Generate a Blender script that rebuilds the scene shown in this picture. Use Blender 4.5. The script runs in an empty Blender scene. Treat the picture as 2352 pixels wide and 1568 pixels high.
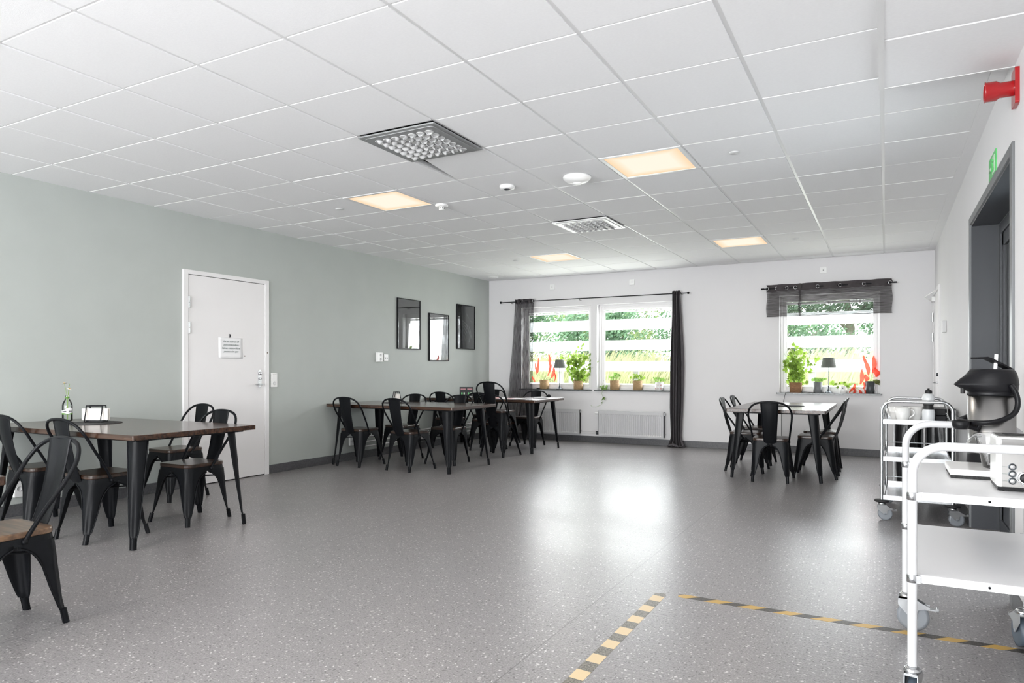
import bpy, math, random
from mathutils import Vector, Matrix
from math import sin, cos, pi, radians as R
random.seed(7)
S = bpy.context.scene
COL = S.collection

# ------------------------------------------------------------------ camera, world, light, exposure
HC = 1.1453; CX = 5.9731; YB = 10.3677; XR = 6.517; ZC = 2.665
cd = bpy.data.cameras.new('camera'); cam = bpy.data.objects.new('camera', cd); COL.objects.link(cam)
cd.sensor_width = 36; cd.lens = 1600.98 / 2352 * 36
cd.shift_x = (1176 - 1158.86) / 2352; cd.shift_y = (848.99 - 784) / 2352
cd.clip_start = .05; cd.clip_end = 400
cam.location = (CX, 0, HC); cam.rotation_euler = (pi / 2, 0, .5006)
S.camera = cam
S.view_settings.view_transform = 'Standard'; S.view_settings.look = 'None'
S.view_settings.gamma = 1; S.view_settings.exposure = 0.17
S.view_settings.use_curve_mapping = False
W = bpy.data.worlds.new('world'); S.world = W; W.use_nodes = True
wn = W.node_tree.nodes; wl = W.node_tree.links
bg = wn['Background']; bg.inputs[0].default_value = (.93, .965, 1, 1); bg.inputs[1].default_value = 6.0
sun = bpy.data.lights.new('sun', 'SUN'); so = bpy.data.objects.new('sun', sun); COL.objects.link(so)
sun.energy = 4.5; sun.angle = R(3); sun.color = (1, .95, .86)
so.rotation_euler = (R(28), 0, R(-75)); so.location = (3, 14, 8)
def portal(x0, x1, y, z0, z1, ry):
    l = bpy.data.lights.new('window_portal', 'AREA'); o = bpy.data.objects.new('window_portal', l); COL.objects.link(o)
    l.shape = 'RECTANGLE'; l.size = x1 - x0; l.size_y = z1 - z0
    l.cycles.is_portal = True
    o.location = ((x0 + x1) / 2, y, (z0 + z1) / 2); o.rotation_euler = (ry, 0, 0)
WIN = [(.62, 1.865), (1.965, 3.20), (4.67, 5.91)]; WZ0, WZ1 = .83, 2.175
FY = -3.6
ADDED_WIN = [(.3, 3.1), (3.4, 6.2)]; FZ0, FZ1 = .3, 2.45  # invented front windows, added to light the room from behind
for a, b in WIN: portal(a, b, YB + .22, WZ0, WZ1, -pi / 2)
for a, b in ADDED_WIN: portal(a, b, FY - .15, FZ0, FZ1, pi / 2)
def window_fill(x0, x1, y, z0, z1, ry, watt, col=(.95, .975, 1), spread=pi):      # daylight lamp added in an opening, front ones invented
    l = bpy.data.lights.new('window_fill_lamp', 'AREA'); o = bpy.data.objects.new('window_fill_lamp', l); COL.objects.link(o)
    l.shape = 'RECTANGLE'; l.size = x1 - x0 - .1; l.size_y = z1 - z0 - .1; l.energy = watt; l.color = col; l.spread = spread
    o.location = ((x0 + x1) / 2, y, (z0 + z1) / 2); o.rotation_euler = (ry, 0, 0)
for (a, b), wt in zip(ADDED_WIN, (300, 225)): window_fill(a, b, FY + .05, FZ0, FZ1, R(118), wt, (.985, .985, 1))  # lamps added behind the camera, tilted up like ground bounce
for a, b in WIN: window_fill(a, b, YB + .08, WZ0, WZ1, R(-94), 20)

# ------------------------------------------------------------------ materials
def newmat(n):
    m = bpy.data.materials.new(n); m.use_nodes = True
    return m, m.node_tree.nodes, m.node_tree.links, m.node_tree.nodes['Principled BSDF']
def mat(n, c, rough=.5, metal=0, spec=.5, coat=0, coatr=.05, var=0, vs=8, bump=0, bs=200, stretch=(1, 1, 1), alpha=1, trans=0, sheen=0, em=None):
    m, N, L, P = newmat(n)
    P.inputs['Base Color'].default_value = (*c, 1); P.inputs['Roughness'].default_value = rough
    P.inputs['Metallic'].default_value = metal; P.inputs['Specular IOR Level'].default_value = spec
    P.inputs['Coat Weight'].default_value = coat; P.inputs['Coat Roughness'].default_value = coatr
    P.inputs['Alpha'].default_value = alpha; P.inputs['Transmission Weight'].default_value = trans
    if em: P.inputs['Emission Color'].default_value = (*em, 1); P.inputs['Emission Strength'].default_value = 1
    tc = N.new('ShaderNodeTexCoord'); mp = N.new('ShaderNodeMapping'); mp.inputs['Scale'].default_value = stretch
    L.new(tc.outputs['Object'], mp.inputs[0])
    if var:
        t = N.new('ShaderNodeTexNoise'); t.inputs['Scale'].default_value = vs; t.inputs['Detail'].default_value = 5
        L.new(mp.outputs[0], t.inputs[0])
        r = N.new('ShaderNodeMapRange'); r.inputs[1].default_value = .3; r.inputs[2].default_value = .7
        r.inputs[3].default_value = 1 - var; r.inputs[4].default_value = 1 + var
        L.new(t.outputs[0], r.inputs[0])
        v = N.new('ShaderNodeVectorMath'); v.operation = 'SCALE'; v.inputs[0].default_value = c
        L.new(r.outputs[0], v.inputs['Scale']); L.new(v.outputs[0], P.inputs['Base Color'])
    if bump:
        t = N.new('ShaderNodeTexNoise'); t.inputs['Scale'].default_value = bs; t.inputs['Detail'].default_value = 3
        L.new(mp.outputs[0], t.inputs[0])
        b = N.new('ShaderNodeBump'); b.inputs['Strength'].default_value = bump; b.inputs['Distance'].default_value = .002
        L.new(t.outputs[0], b.inputs['Height']); L.new(b.outputs[0], P.inputs['Normal'])
    return m
M = {}
M['white_wall'] = mat('white_wall', (.74, .73, .737), .7, var=.01, vs=2, bump=.15, bs=120)
M['green_wall'] = mat('green_wall', (.445, .473, .450), .55, var=.02, vs=3, bump=.15, bs=120, spec=.4)
M['tile'] = mat('ceiling_tile', (.85, .85, .855), .9, var=.018, vs=60, bump=.3, bs=300, stretch=(1, 2.5, 1), spec=.2)
M['tbar'] = mat('ceiling_grid_bar', (.72, .72, .72), .35, spec=.6)
M['void'] = mat('ceiling_void', (.012, .012, .012), .9)
M['paint'] = mat('white_paint', (.80, .79, .79), .35, var=.01)
M['door'] = mat('white_door', (.80, .785, .785), .38, var=.01, vs=3)
M['plastic'] = mat('white_plastic', (.85, .85, .84), .3)
M['base'] = mat('baseboard_vinyl', (.085, .085, .09), .42, var=.25, vs=60)
M['metal_black'] = mat('black_powder_coated_steel', (.0055, .0062, .0078), .40, spec=.16, bump=.1, bs=500)
M['rubber'] = mat('black_rubber', (.012, .012, .013), .6)
M['black_plastic'] = mat('black_plastic', (.008, .008, .0095), .36, spec=.22, bump=.1, bs=600)
M['steel'] = mat('brushed_steel', (.34, .333, .325), .30, metal=1, var=.03, vs=30, stretch=(1, 1, .02))
M['chrome'] = mat('chrome', (.62, .63, .64), .27, metal=1)
M['zinc'] = mat('zinc_plated_steel', (.52, .53, .54), .22, metal=1, var=.04, vs=30)
M['white_metal'] = mat('white_enamel', (.58, .58, .59), .25, coat=.4)
M['shelf_top'] = mat('white_laminate', (.80, .80, .81), .35)
M['wheel'] = mat('grey_wheel', (.20, .215, .235), .45)
M['wheel_dark'] = mat('blue_grey_tyre', (.07, .09, .115), .45)
M['dark_frame'] = mat('anthracite_frame', (.045, .048, .055), .35, spec=.5)
M['alu_trim'] = mat('dark_grey_trim', (.16, .165, .17), .38, metal=.3)
M['dark_glass'] = mat('dark_glass', (.01, .012, .012), .05, spec=.8)
M['stone'] = mat('dark_stone_sill', (.10, .11, .11), .2, var=.5, vs=40)
M['basket'] = mat('woven_basket', (.36, .24, .12), .75, var=.25, vs=30, stretch=(1, 1, 5), bump=.9, bs=60)
M['basket_brown'] = mat('brown_woven_basket', (.25, .13, .06), .75, var=.3, vs=30, stretch=(1, 1, 5), bump=.9, bs=60)
M['zinc_pot'] = mat('grey_metal_pot', (.16, .165, .17), .45, var=.1)
M['dark_pot'] = mat('dark_grey_pot', (.045, .048, .052), .4)
M['soil'] = mat('soil', (.05, .035, .025), .95)
M['brown_stem'] = mat('brown_stem', (.10, .06, .035), .7)
M['green_stem'] = mat('green_stem', (.22, .35, .08), .6)
M['shade'] = mat('lamp_shade', (.12, .13, .115), .8, bump=.4, bs=80)
M['lamp_metal'] = mat('dark_lamp_metal', (.10, .11, .12), .25, metal=.8)
M['red'] = mat('red_plastic', (.36, .004, .007), .25, coat=.3)
M['green'] = mat('green_sign', (.10, .50, .14), .4)
M['pale_green'] = mat('pale_sign', (.55, .72, .55), .4)
M['napkin'] = mat('paper_napkins', (.82, .78, .74), .85)
M['paper'] = mat('paper', (.84, .84, .85), .6)
M['ink'] = mat('ink', (.10, .14, .13), .7)
M['black_ink'] = mat('black_ink', (.015, .015, .02), .6)
M['mat'] = mat('felt_mat', (.05, .05, .05), .95, var=.5, vs=90)
M['sack'] = mat('black_plastic_sack', (.008, .008, .009), .18, bump=.0)
M['magred'] = mat('red_print', (.65, .10, .07), .4)
M['pink'] = mat('pink_print', (.75, .32, .36), .5)
M['petal'] = mat('white_petal', (.85, .85, .80), .6)
M['yellow'] = mat('yellow_flower_centre', (.65, .33, .02), .7)
M['lgreen'] = mat('bright_green_plastic', (.10, .26, .03), .4)
M['outdoor_white'] = mat('white_painted_board', (.82, .84, .87), .5)
M['post'] = mat('grey_timber_post', (.36, .35, .34), .7)
M['trunk'] = mat('bark', (.16, .15, .12), .9, var=.3)
M['foam'] = mat('black_foam', (.03, .03, .03), .9, var=.5, vs=150, bump=1, bs=200)
M['ceramic'] = mat('white_ceramic', (.82, .81, .79), .15)
M['frost'] = mat('frosted_plastic', (.72, .73, .74), .3)
M['metal_white'] = mat('white_vent_metal', (.74, .74, .74), .35)
M['metal_grey'] = mat('grey_vent_metal', (.36, .365, .37), .38, metal=.5)
M['nozzle'] = mat('nozzle_plastic', (.62, .62, .62), .3)

def leafmat(n, c, tr=.5, var=.25, vs=20):
    m, N, L, P = newmat(n)
    out = N['Material Output']
    t = N.new('ShaderNodeTexNoise'); t.inputs['Scale'].default_value = vs
    tc = N.new('ShaderNodeTexCoord'); L.new(tc.outputs['Object'], t.inputs[0])
    r = N.new('ShaderNodeMapRange'); r.inputs[1].default_value = .3; r.inputs[2].default_value = .7
    r.inputs[3].default_value = 1 - var; r.inputs[4].default_value = 1 + var; L.new(t.outputs[0], r.inputs[0])
    v = N.new('ShaderNodeVectorMath'); v.operation = 'SCALE'; v.inputs[0].default_value = c; L.new(r.outputs[0], v.inputs['Scale'])
    L.new(v.outputs[0], P.inputs['Base Color']); P.inputs['Roughness'].default_value = .5; P.inputs['Specular IOR Level'].default_value = .25
    td = N.new('ShaderNodeBsdfTranslucent'); L.new(v.outputs[0], td.inputs[0])
    mx = N.new('ShaderNodeMixShader'); mx.inputs[0].default_value = tr
    L.new(P.outputs[0], mx.inputs[1]); L.new(td.outputs[0], mx.inputs[2]); L.new(mx.outputs[0], out.inputs[0])
    return m
M['leaf'] = leafmat('fresh_green_leaf', (.15, .235, .035), .6)
M['leaf_dark'] = leafmat('dark_green_leaf', (.05, .10, .03), .35)
M['leaf_mid'] = leafmat('mid_green_leaf', (.14, .26, .05), .5)
M['leaf_red'] = leafmat('red_leaf', (.62, .07, .045), .5, .15)
M['leaf_olive'] = leafmat('olive_leaf', (.13, .15, .05), .4)
M['tree_a'] = leafmat('tree_leaf_light', (.26, .33, .15), .4, .35, 1.5)
M['tree_b'] = leafmat('tree_leaf_dark', (.15, .25, .155), .4, .35, 1.5)
M['grass'] = leafmat('dry_grass', (.36, .37, .21), .4, .3, 3)
M['lawn'] = mat('meadow', (.29, .33, .13), .9, var=.35, vs=3)

def glassmat(n, tint=(1, 1, 1), refl=1.0, rough=0):
    m, N, L, P = newmat(n); out = N['Material Output']; N.remove(P)
    a = N.new('ShaderNodeBsdfTransparent'); a.inputs[0].default_value = (*tint, 1)
    g = N.new('ShaderNodeBsdfGlossy'); g.inputs['Roughness'].default_value = rough
    f = N.new('ShaderNodeFresnel'); f.inputs[0].default_value = 1.45
    k = N.new('ShaderNodeMath'); k.operation = 'MULTIPLY'; k.inputs[1].default_value = refl; L.new(f.outputs[0], k.inputs[0])
    mx = N.new('ShaderNodeMixShader'); L.new(k.outputs[0], mx.inputs[0]); L.new(a.outputs[0], mx.inputs[1]); L.new(g.outputs[0], mx.inputs[2])
    L.new(mx.outputs[0], out.inputs[0]); return m
M['pane'] = glassmat('window_glass', (.97, .985, .98), .22)
M['glazing'] = glassmat('picture_glass', (.97, .98, .98), .85)
M['clear'] = glassmat('clear_plastic', (.955, .96, .965), 1.6, .03)
M['bottle_glass'] = glassmat('green_tinted_glass', (.955, .98, .965), 1.3, .02)

def sheer(n, c, alpha, wsc):
    m, N, L, P = newmat(n); out = N['Material Output']
    P.inputs['Base Color'].default_value = (*c, 1); P.inputs['Roughness'].default_value = .9
    tc = N.new('ShaderNodeTexCoord'); mp = N.new('ShaderNodeMapping'); mp.inputs['Scale'].default_value = wsc
    L.new(tc.outputs['Object'], mp.inputs[0])
    t = N.new('ShaderNodeTexNoise'); t.inputs['Scale'].default_value = 10; t.inputs['Detail'].default_value = 6; L.new(mp.outputs[0], t.inputs[0])
    r = N.new('ShaderNodeMapRange'); r.inputs[1].default_value = .3; r.inputs[2].default_value = .7
    r.inputs[3].default_value = alpha - .16; r.inputs[4].default_value = min(1, alpha + .16); L.new(t.outputs[0], r.inputs[0])
    tr = N.new('ShaderNodeBsdfTransparent'); mx = N.new('ShaderNodeMixShader')
    L.new(r.outputs[0], mx.inputs[0]); L.new(tr.outputs[0], mx.inputs[1]); L.new(P.outputs[0], mx.inputs[2]); L.new(mx.outputs[0], out.inputs[0])
    return m
M['curtain'] = sheer('sheer_grey_curtain', (.055, .05, .055), .76, (6, 6, .6))
M['valance'] = sheer('sheer_valance_cloth', (.05, .044, .046), .72, (.6, .6, 9))
M['hem'] = mat('curtain_hem', (.06, .052, .055), .9, bump=.5, bs=300, stretch=(.2, .2, 3))
M['curtain_solid'] = mat('grey_curtain_cloth', (.105, .097, .104), .9, bump=.5, bs=200, var=.15, vs=40, stretch=(3, 3, .3))

def woodmat(n, c1, c2, rough, sc=(1.2, 14, 14), coat=.3):
    m, N, L, P = newmat(n)
    tc = N.new('ShaderNodeTexCoord'); mp = N.new('ShaderNodeMapping'); mp.inputs['Scale'].default_value = sc
    L.new(tc.outputs['Object'], mp.inputs[0])
    t = N.new('ShaderNodeTexNoise'); t.inputs['Scale'].default_value = 3; t.inputs['Detail'].default_value = 4; t.inputs['Distortion'].default_value = .25
    L.new(mp.outputs[0], t.inputs[0])
    r = N.new('ShaderNodeValToRGB'); r.color_ramp.elements[0].position = .35; r.color_ramp.elements[0].color = (*c1, 1)
    r.color_ramp.elements[1].position = .68; r.color_ramp.elements[1].color = (*c2, 1); L.new(t.outputs[0], r.inputs[0])
    L.new(r.outputs[0], P.inputs['Base Color']); P.inputs['Roughness'].default_value = rough
    P.inputs['Coat Weight'].default_value = coat; P.inputs['Coat Roughness'].default_value = .12
    return m
M['wood'] = woodmat('dark_stained_wood', (.022, .010, .006), (.075, .035, .020), .25)
M['wood_seat'] = woodmat('worn_dark_wood_seat', (.014, .008, .005), (.060, .029, .017), .3)
M['wood_seat_brown'] = woodmat('worn_brown_wood_seat', (.06, .033, .018), (.20, .115, .062), .35)

# floor
m, N, L, P = newmat('speckled_vinyl_floor'); M['floor'] = m
tc = N.new('ShaderNodeTexCoord')
def vor(scale, thr, chance, off):
    mp = N.new('ShaderNodeMapping'); mp.inputs['Location'].default_value = (off, off, 0); mp.inputs['Scale'].default_value = (1, 1.0, 1)
    L.new(tc.outputs['Object'], mp.inputs[0])
    nz = N.new('ShaderNodeTexNoise'); nz.inputs['Scale'].default_value = 60; L.new(mp.outputs[0], nz.inputs[0])
    ad = N.new('ShaderNodeVectorMath'); ad.operation = 'MULTIPLY_ADD'; ad.inputs[1].default_value = (.02, .02, 0)
    L.new(nz.outputs['Color'], ad.inputs[0]); L.new(mp.outputs[0], ad.inputs[2])
    v = N.new('ShaderNodeTexVoronoi'); v.voronoi_dimensions = '2D'; v.inputs['Scale'].default_value = scale; L.new(ad.outputs[0], v.inputs[0])
    a = N.new('ShaderNodeMath'); a.operation = 'LESS_THAN'; a.inputs[1].default_value = thr; L.new(v.outputs['Distance'], a.inputs[0])
    s = N.new('ShaderNodeSeparateColor'); L.new(v.outputs['Color'], s.inputs[0])
    b = N.new('ShaderNodeMath'); b.operation = 'LESS_THAN'; b.inputs[1].default_value = chance; L.new(s.outputs[0], b.inputs[0])
    c = N.new('ShaderNodeMath'); c.operation = 'MULTIPLY'; L.new(a.outputs[0], c.inputs[0]); L.new(b.outputs[0], c.inputs[1]); return c
n1 = N.new('ShaderNodeTexNoise'); n1.inputs['Scale'].default_value = 140; n1.inputs['Detail'].default_value = 4; L.new(tc.outputs['Object'], n1.inputs[0])
n2 = N.new('ShaderNodeTexNoise'); n2.inputs['Scale'].default_value = 1.1; n2.inputs['Detail'].default_value = 4; L.new(tc.outputs['Object'], n2.inputs[0])
rp = N.new('ShaderNodeValToRGB'); rp.color_ramp.elements[0].position = .3; rp.color_ramp.elements[0].color = (.170, .162, .164, 1)
rp.color_ramp.elements[1].position = .7; rp.color_ramp.elements[1].color = (.318, .304, .306, 1); L.new(n1.outputs[0], rp.inputs[0])
def mixc(fac, a, col, amt=1):
    x = N.new('ShaderNodeMix'); x.data_type = 'RGBA'; x.inputs[7].default_value = (*col, 1)
    k = N.new('ShaderNodeMath'); k.operation = 'MULTIPLY'; k.inputs[1].default_value = amt; L.new(fac, k.inputs[0])
    L.new(k.outputs[0], x.inputs[0]); L.new(a, x.inputs[6]); return x.outputs[2]
c = rp.outputs[0]
c = mixc(vor(38, .16, .28, 0).outputs[0], c, (.62, .60, .60), .8)
c = mixc(vor(75, .20, .18, 3).outputs[0], c, (.50, .48, .47), .7)
c = mixc(vor(60, .22, .3, 7).outputs[0], c, (.05, .048, .05), .6)
sx = N.new('ShaderNodeSeparateXYZ'); L.new(tc.outputs['Object'], sx.inputs[0])
for xx in (.72, 2.72, 4.715):
    a = N.new('ShaderNodeMath'); a.operation = 'SUBTRACT'; a.inputs[1].default_value = xx; L.new(sx.outputs[0], a.inputs[0])
    b = N.new('ShaderNodeMath'); b.operation = 'ABSOLUTE'; L.new(a.outputs[0], b.inputs[0])
    d = N.new('ShaderNodeMath'); d.operation = 'LESS_THAN'; d.inputs[1].default_value = .0025; L.new(b.outputs[0], d.inputs[0])
    c = mixc(d.outputs[0], c, (.09, .085, .085), .6)
L.new(c, P.inputs['Base Color'])
mr = N.new('ShaderNodeMapRange'); mr.inputs[1].default_value = .3; mr.inputs[2].default_value = .7; mr.inputs[3].default_value = .29; mr.inputs[4].default_value = .35
L.new(n2.outputs[0], mr.inputs[0]); L.new(mr.outputs[0], P.inputs['Roughness']); P.inputs['Specular IOR Level'].default_value = .5
n3 = N.new('ShaderNodeTexNoise'); n3.inputs['Scale'].default_value = 1; n3.inputs['Detail'].default_value = 2
m3 = N.new('ShaderNodeMapping'); m3.inputs['Scale'].default_value = (6, 70, 1); m3.inputs['Rotation'].default_value = (0, 0, -.22); L.new(tc.outputs['Object'], m3.inputs[0]); L.new(m3.outputs[0], n3.inputs[0])
bp = N.new('ShaderNodeBump'); bp.inputs['Strength'].default_value = .35; bp.inputs['Distance'].default_value = .002; L.new(n3.outputs[0], bp.inputs['Height']); L.new(bp.outputs[0], P.inputs['Normal'])

# tape
def tapemat(n, axis, cy, cd_, worn):
    m, N, L, P = newmat(n)
    tc = N.new('ShaderNodeTexCoord'); s = N.new('ShaderNodeSeparateXYZ'); L.new(tc.outputs['Object'], s.inputs[0])
    def mth(op, a, b=None, bv=None):
        q = N.new('ShaderNodeMath'); q.operation = op; L.new(a, q.inputs[0])
        if b is not None: L.new(b, q.inputs[1])
        if bv is not None: q.inputs[1].default_value = bv
        return q.outputs[0]
    u, v = (s.outputs[1], s.outputs[0]) if axis == 'y' else (s.outputs[0], s.outputs[1])
    k = mth('ADD', u, mth('MULTIPLY', v, bv=(.12 if axis == 'y' else -1.1)))
    fr = mth('FRACT', mth('MULTIPLY', k, bv=1 / .166)); st = mth('LESS_THAN', fr, bv=.5)
    nz = N.new('ShaderNodeTexNoise'); nz.inputs['Scale'].default_value = 130; nz.inputs['Detail'].default_value = 6; L.new(tc.outputs['Object'], nz.inputs[0])
    rp = N.new('ShaderNodeValToRGB'); rp.color_ramp.elements[0].position = .4; rp.color_ramp.elements[1].position = .6
    rp.color_ramp.elements[0].color = (*cd_, 1); rp.color_ramp.elements[1].color = (*worn, 1); L.new(nz.outputs[0], rp.inputs[0])
    x = N.new('ShaderNodeMix'); x.data_type = 'RGBA'; L.new(st, x.inputs[0]); x.inputs[7].default_value = (*cy, 1); L.new(rp.outputs[0], x.inputs[6])
    L.new(x.outputs[2], P.inputs['Base Color']); P.inputs['Roughness'].default_value = .4; return m
M['tape_a'] = tapemat('worn_striped_tape', 'y', (.62, .47, .27), (.07, .065, .05), (.22, .20, .17))
M['tape_b'] = tapemat('striped_tape', 'x', (.50, .31, .07), (.012, .012, .012), (.07, .06, .05))

# light diffuser : warm, a little deeper towards the edges
m, N, L, P = newmat('warm_light_diffuser'); M['diffuser'] = m
tc = N.new('ShaderNodeTexCoord'); s = N.new('ShaderNodeSeparateXYZ'); L.new(tc.outputs['Object'], s.inputs[0])
def ab(o):
    q = N.new('ShaderNodeMath'); q.operation = 'ABSOLUTE'; L.new(o, q.inputs[0]); return q.outputs[0]
mx_ = N.new('ShaderNodeMath'); mx_.operation = 'MAXIMUM'; L.new(ab(s.outputs[0]), mx_.inputs[0]); L.new(ab(s.outputs[1]), mx_.inputs[1])
rp = N.new('ShaderNodeValToRGB'); rp.color_ramp.elements[0].position = .17; rp.color_ramp.elements[0].color = (1.0, .90, .75, 1)
rp.color_ramp.elements[1].position = .27; rp.color_ramp.elements[1].color = (1.0, .68, .42, 1); L.new(mx_.outputs[0], rp.inputs[0])
P.inputs['Base Color'].default_value = (.0, .0, .0, 1); P.inputs['Specular IOR Level'].default_value = 0
L.new(rp.outputs[0], P.inputs['Emission Color']); P.inputs['Emission Strength'].default_value = .94

# ------------------------------------------------------------------ geometry helpers
def smooth(P0, n=3):                    # catmull-rom through the given points
    Q = [Vector(p) for p in P0]; out = []
    for i in range(len(Q) - 1):
        a, b, c, d = [Q[max(0, min(len(Q) - 1, i + q))] for q in (-1, 0, 1, 2)]
        for k in range(n):
            t = k / n; out.append(.5 * ((2 * b) + (c - a) * t + (2 * a - 5 * b + 4 * c - d) * t * t + (3 * b - a - 3 * c + d) * t ** 3))
    return out + [Q[-1]]
class B:
    def __init__(s): s.v = []; s.f = []; s.sm = []
    def add(s, vs, fs, smooth=False):
        o = len(s.v); s.v += [tuple(p) for p in vs]; s.f += [tuple(i + o for i in f) for f in fs]; s.sm += [smooth] * len(fs); return s
    def box(s, x0, x1, y0, y1, z0, z1):
        vs = [(x0, y0, z0), (x1, y0, z0), (x1, y1, z0), (x0, y1, z0), (x0, y0, z1), (x1, y0, z1), (x1, y1, z1), (x0, y1, z1)]
        return s.add(vs, [(0, 3, 2, 1), (4, 5, 6, 7), (0, 1, 5, 4), (1, 2, 6, 5), (2, 3, 7, 6), (3, 0, 4, 7)])
    def tube(s, pts, r, n=10, closed=False, cap=True, flat=1.0):
        P_ = [Vector(p) for p in pts]; k = len(P_); rings = []
        up = None
        for i in range(k):
            if closed: t = P_[(i + 1) % k] - P_[i - 1]
            else: t = P_[min(i + 1, k - 1)] - P_[max(i - 1, 0)]
            t.normalize()
            if up is None:
                up = Vector((0, 0, 1)) if abs(t.z) < .9 else Vector((1, 0, 0))
            a = t.cross(up); a.normalize(); up = a.cross(t); up.normalize()
            rr = r[i] if isinstance(r, (list, tuple)) else r
            rings.append([P_[i] + a * (rr * cos(2 * pi * j / n)) + up * (rr * flat * sin(2 * pi * j / n)) for j in range(n)])
        vs = [p for q in rings for p in q]; fs = []
        for i in range(k if closed else k - 1):
            i2 = (i + 1) % k
            for j in range(n): fs.append((i * n + j, i * n + (j + 1) % n, i2 * n + (j + 1) % n, i2 * n + j))
        s.add(vs, fs, True)
        if cap and not closed:
            o = len(s.v)
            s.add(rings[0], [tuple(range(n))[::-1]]); s.add(rings[-1], [tuple(range(n))])
        return s
    def lathe(s, prof, n=24, c=(0, 0, 0), smooth=True, sq=0, captop=True):
        vs = []; fs = []; k = len(prof)
        for r, z in prof:
            for j in range(n):
                a = 2 * pi * j / n
                q = 1 / max(abs(cos(a)), abs(sin(a))) if sq else 1
                q = 1 + (min(q, 1.28) - 1) * sq
                vs.append((c[0] + r * q * cos(a), c[1] + r * q * sin(a), c[2] + z))
        for i in range(k - 1):
            for j in range(n): fs.append((i * n + j, i * n + (j + 1) % n, (i + 1) * n + (j + 1) % n, (i + 1) * n + j))
        s.add(vs, fs, smooth)
        if prof[0][0] > 1e-4: s.add([vs[j] for j in range(n)], [tuple(range(n))[::-1]])
        if captop and prof[-1][0] > 1e-4: s.add([vs[(k - 1) * n + j] for j in range(n)], [tuple(range(n))])
        return s
    def disc(s, cx, cy, r, z0, z1, n=32): return s.lathe([(r, z0), (r, z1)], n, (cx, cy, 0), False)
    def prism(s, out, z0, z1):
        n = len(out); vs = [(x, y, z0) for x, y in out] + [(x, y, z1) for x, y in out]
        fs = [tuple(range(n))[::-1], tuple(range(n, 2 * n))] + [(i, (i + 1) % n, n + (i + 1) % n, n + i) for i in range(n)]
        return s.add(vs, fs)
    def xf(s, mtx, start=0):
        for i in range(start, len(s.v)): s.v[i] = tuple(mtx @ Vector(s.v[i]))
        return s
    def obj(s, name, m, parent=None, bevel=0, loc=None, seg=2):
        me = bpy.data.meshes.new(name); me.from_pydata(s.v, [], s.f); me.update()
        for p, q in zip(me.polygons, s.sm): p.use_smooth = q
        me.materials.append(M[m] if isinstance(m, str) else m)
        o = bpy.data.objects.new(name, me); COL.objects.link(o)
        if parent is not None: o.parent = parent
        if loc: o.location = loc
        if bevel:
            b = o.modifiers.new('bevel', 'BEVEL'); b.width = bevel; b.segments = seg; b.limit_method = 'ANGLE'; b.angle_limit = R(40)
        return o
def rrect(x0, x1, y0, y1, r, n=5):
    o = []
    for cx, cy, a0 in ((x1 - r, y1 - r, 0), (x0 + r, y1 - r, pi / 2), (x0 + r, y0 + r, pi), (x1 - r, y0 + r, 1.5 * pi)):
        for k in range(n + 1):
            a = a0 + pi / 2 * k / n; o.append((cx + r * cos(a), cy + r * sin(a)))
    return o
def tag(o, label, cat, group=None, kind=None):
    if label: o['label'] = label
    if cat: o['category'] = cat
    if group: o['group'] = group
    if kind: o['kind'] = kind
    return o
def empty(name, loc=(0, 0, 0), rz=0, label=None, cat=None, group=None):
    o = bpy.data.objects.new(name, None); COL.objects.link(o); o.location = loc; o.rotation_euler = (0, 0, rz); o.empty_display_size = .05
    return tag(o, label, cat, group)
def struct(o): o['kind'] = 'structure'; return o
def kids(o): return [c for c in bpy.data.objects if c.parent == o]
def copy_tree(o, parent=None):
    c = o.copy(); COL.objects.link(c)
    if parent is not None: c.parent = parent
    for ch in kids(o): copy_tree(ch, c)
    return c
def place(o, loc, rz, label, group=None):
    o.location = loc; o.rotation_euler = (0, 0, rz); o['label'] = label
    if group: o['group'] = group
    return o
def text_mesh(name, body, size, m, parent, mtx, shear=0, align='CENTER', bold=0, space=1.0):
    cu = bpy.data.curves.new(name, 'FONT'); cu.body = body; cu.size = size; cu.shear = shear; cu.align_x = align; cu.offset = bold
    cu.space_line = space; cu.extrude = .0003
    t = bpy.data.objects.new(name + '_src', cu); COL.objects.link(t)
    bpy.context.view_layer.update()
    me = bpy.data.meshes.new_from_object(t.evaluated_get(bpy.context.evaluated_depsgraph_get()))
    bpy.data.objects.remove(t); me.transform(mtx); me.materials.clear(); me.materials.append(M[m])
    me.name = name
    o = bpy.data.objects.new(name, me); COL.objects.link(o); o.parent = parent; return o

# ------------------------------------------------------------------ room shell
T = .30
struct(B().box(-T, XR + T, FY - T, YB + T, -.12, 0).obj('floor', 'floor'))
struct(B().box(-T, 0, FY - T, YB + T, 0, ZC + .25).obj('wall_left', 'green_wall'))
b = B()
def holes_x(b, x0, x1, y0, y1, z0, z1, hs):          # wall along X with openings (xa,xb,za,zb)
    x = x0
    for xa, xb, za, zb in hs:
        b.box(x, xa, y0, y1, z0, z1)
        if za > z0: b.box(xa, xb, y0, y1, z0, za)
        b.box(xa, xb, y0, y1, zb, z1); x = xb
    b.box(x, x1, y0, y1, z0, z1); return b
struct(holes_x(B(), 0, XR + T, YB, YB + T, 0, ZC + .25, [(a, c_, WZ0, WZ1) for a, c_ in WIN]).obj('wall_back', 'white_wall'))
struct(holes_x(B(), 0, XR + T, FY - T, FY, 0, ZC + .25, [(a, c_, FZ0, FZ1) for a, c_ in ADDED_WIN]).obj('wall_front', 'white_wall'))
DY0, DY1, DZ = 4.19, 6.07, 2.195
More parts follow.
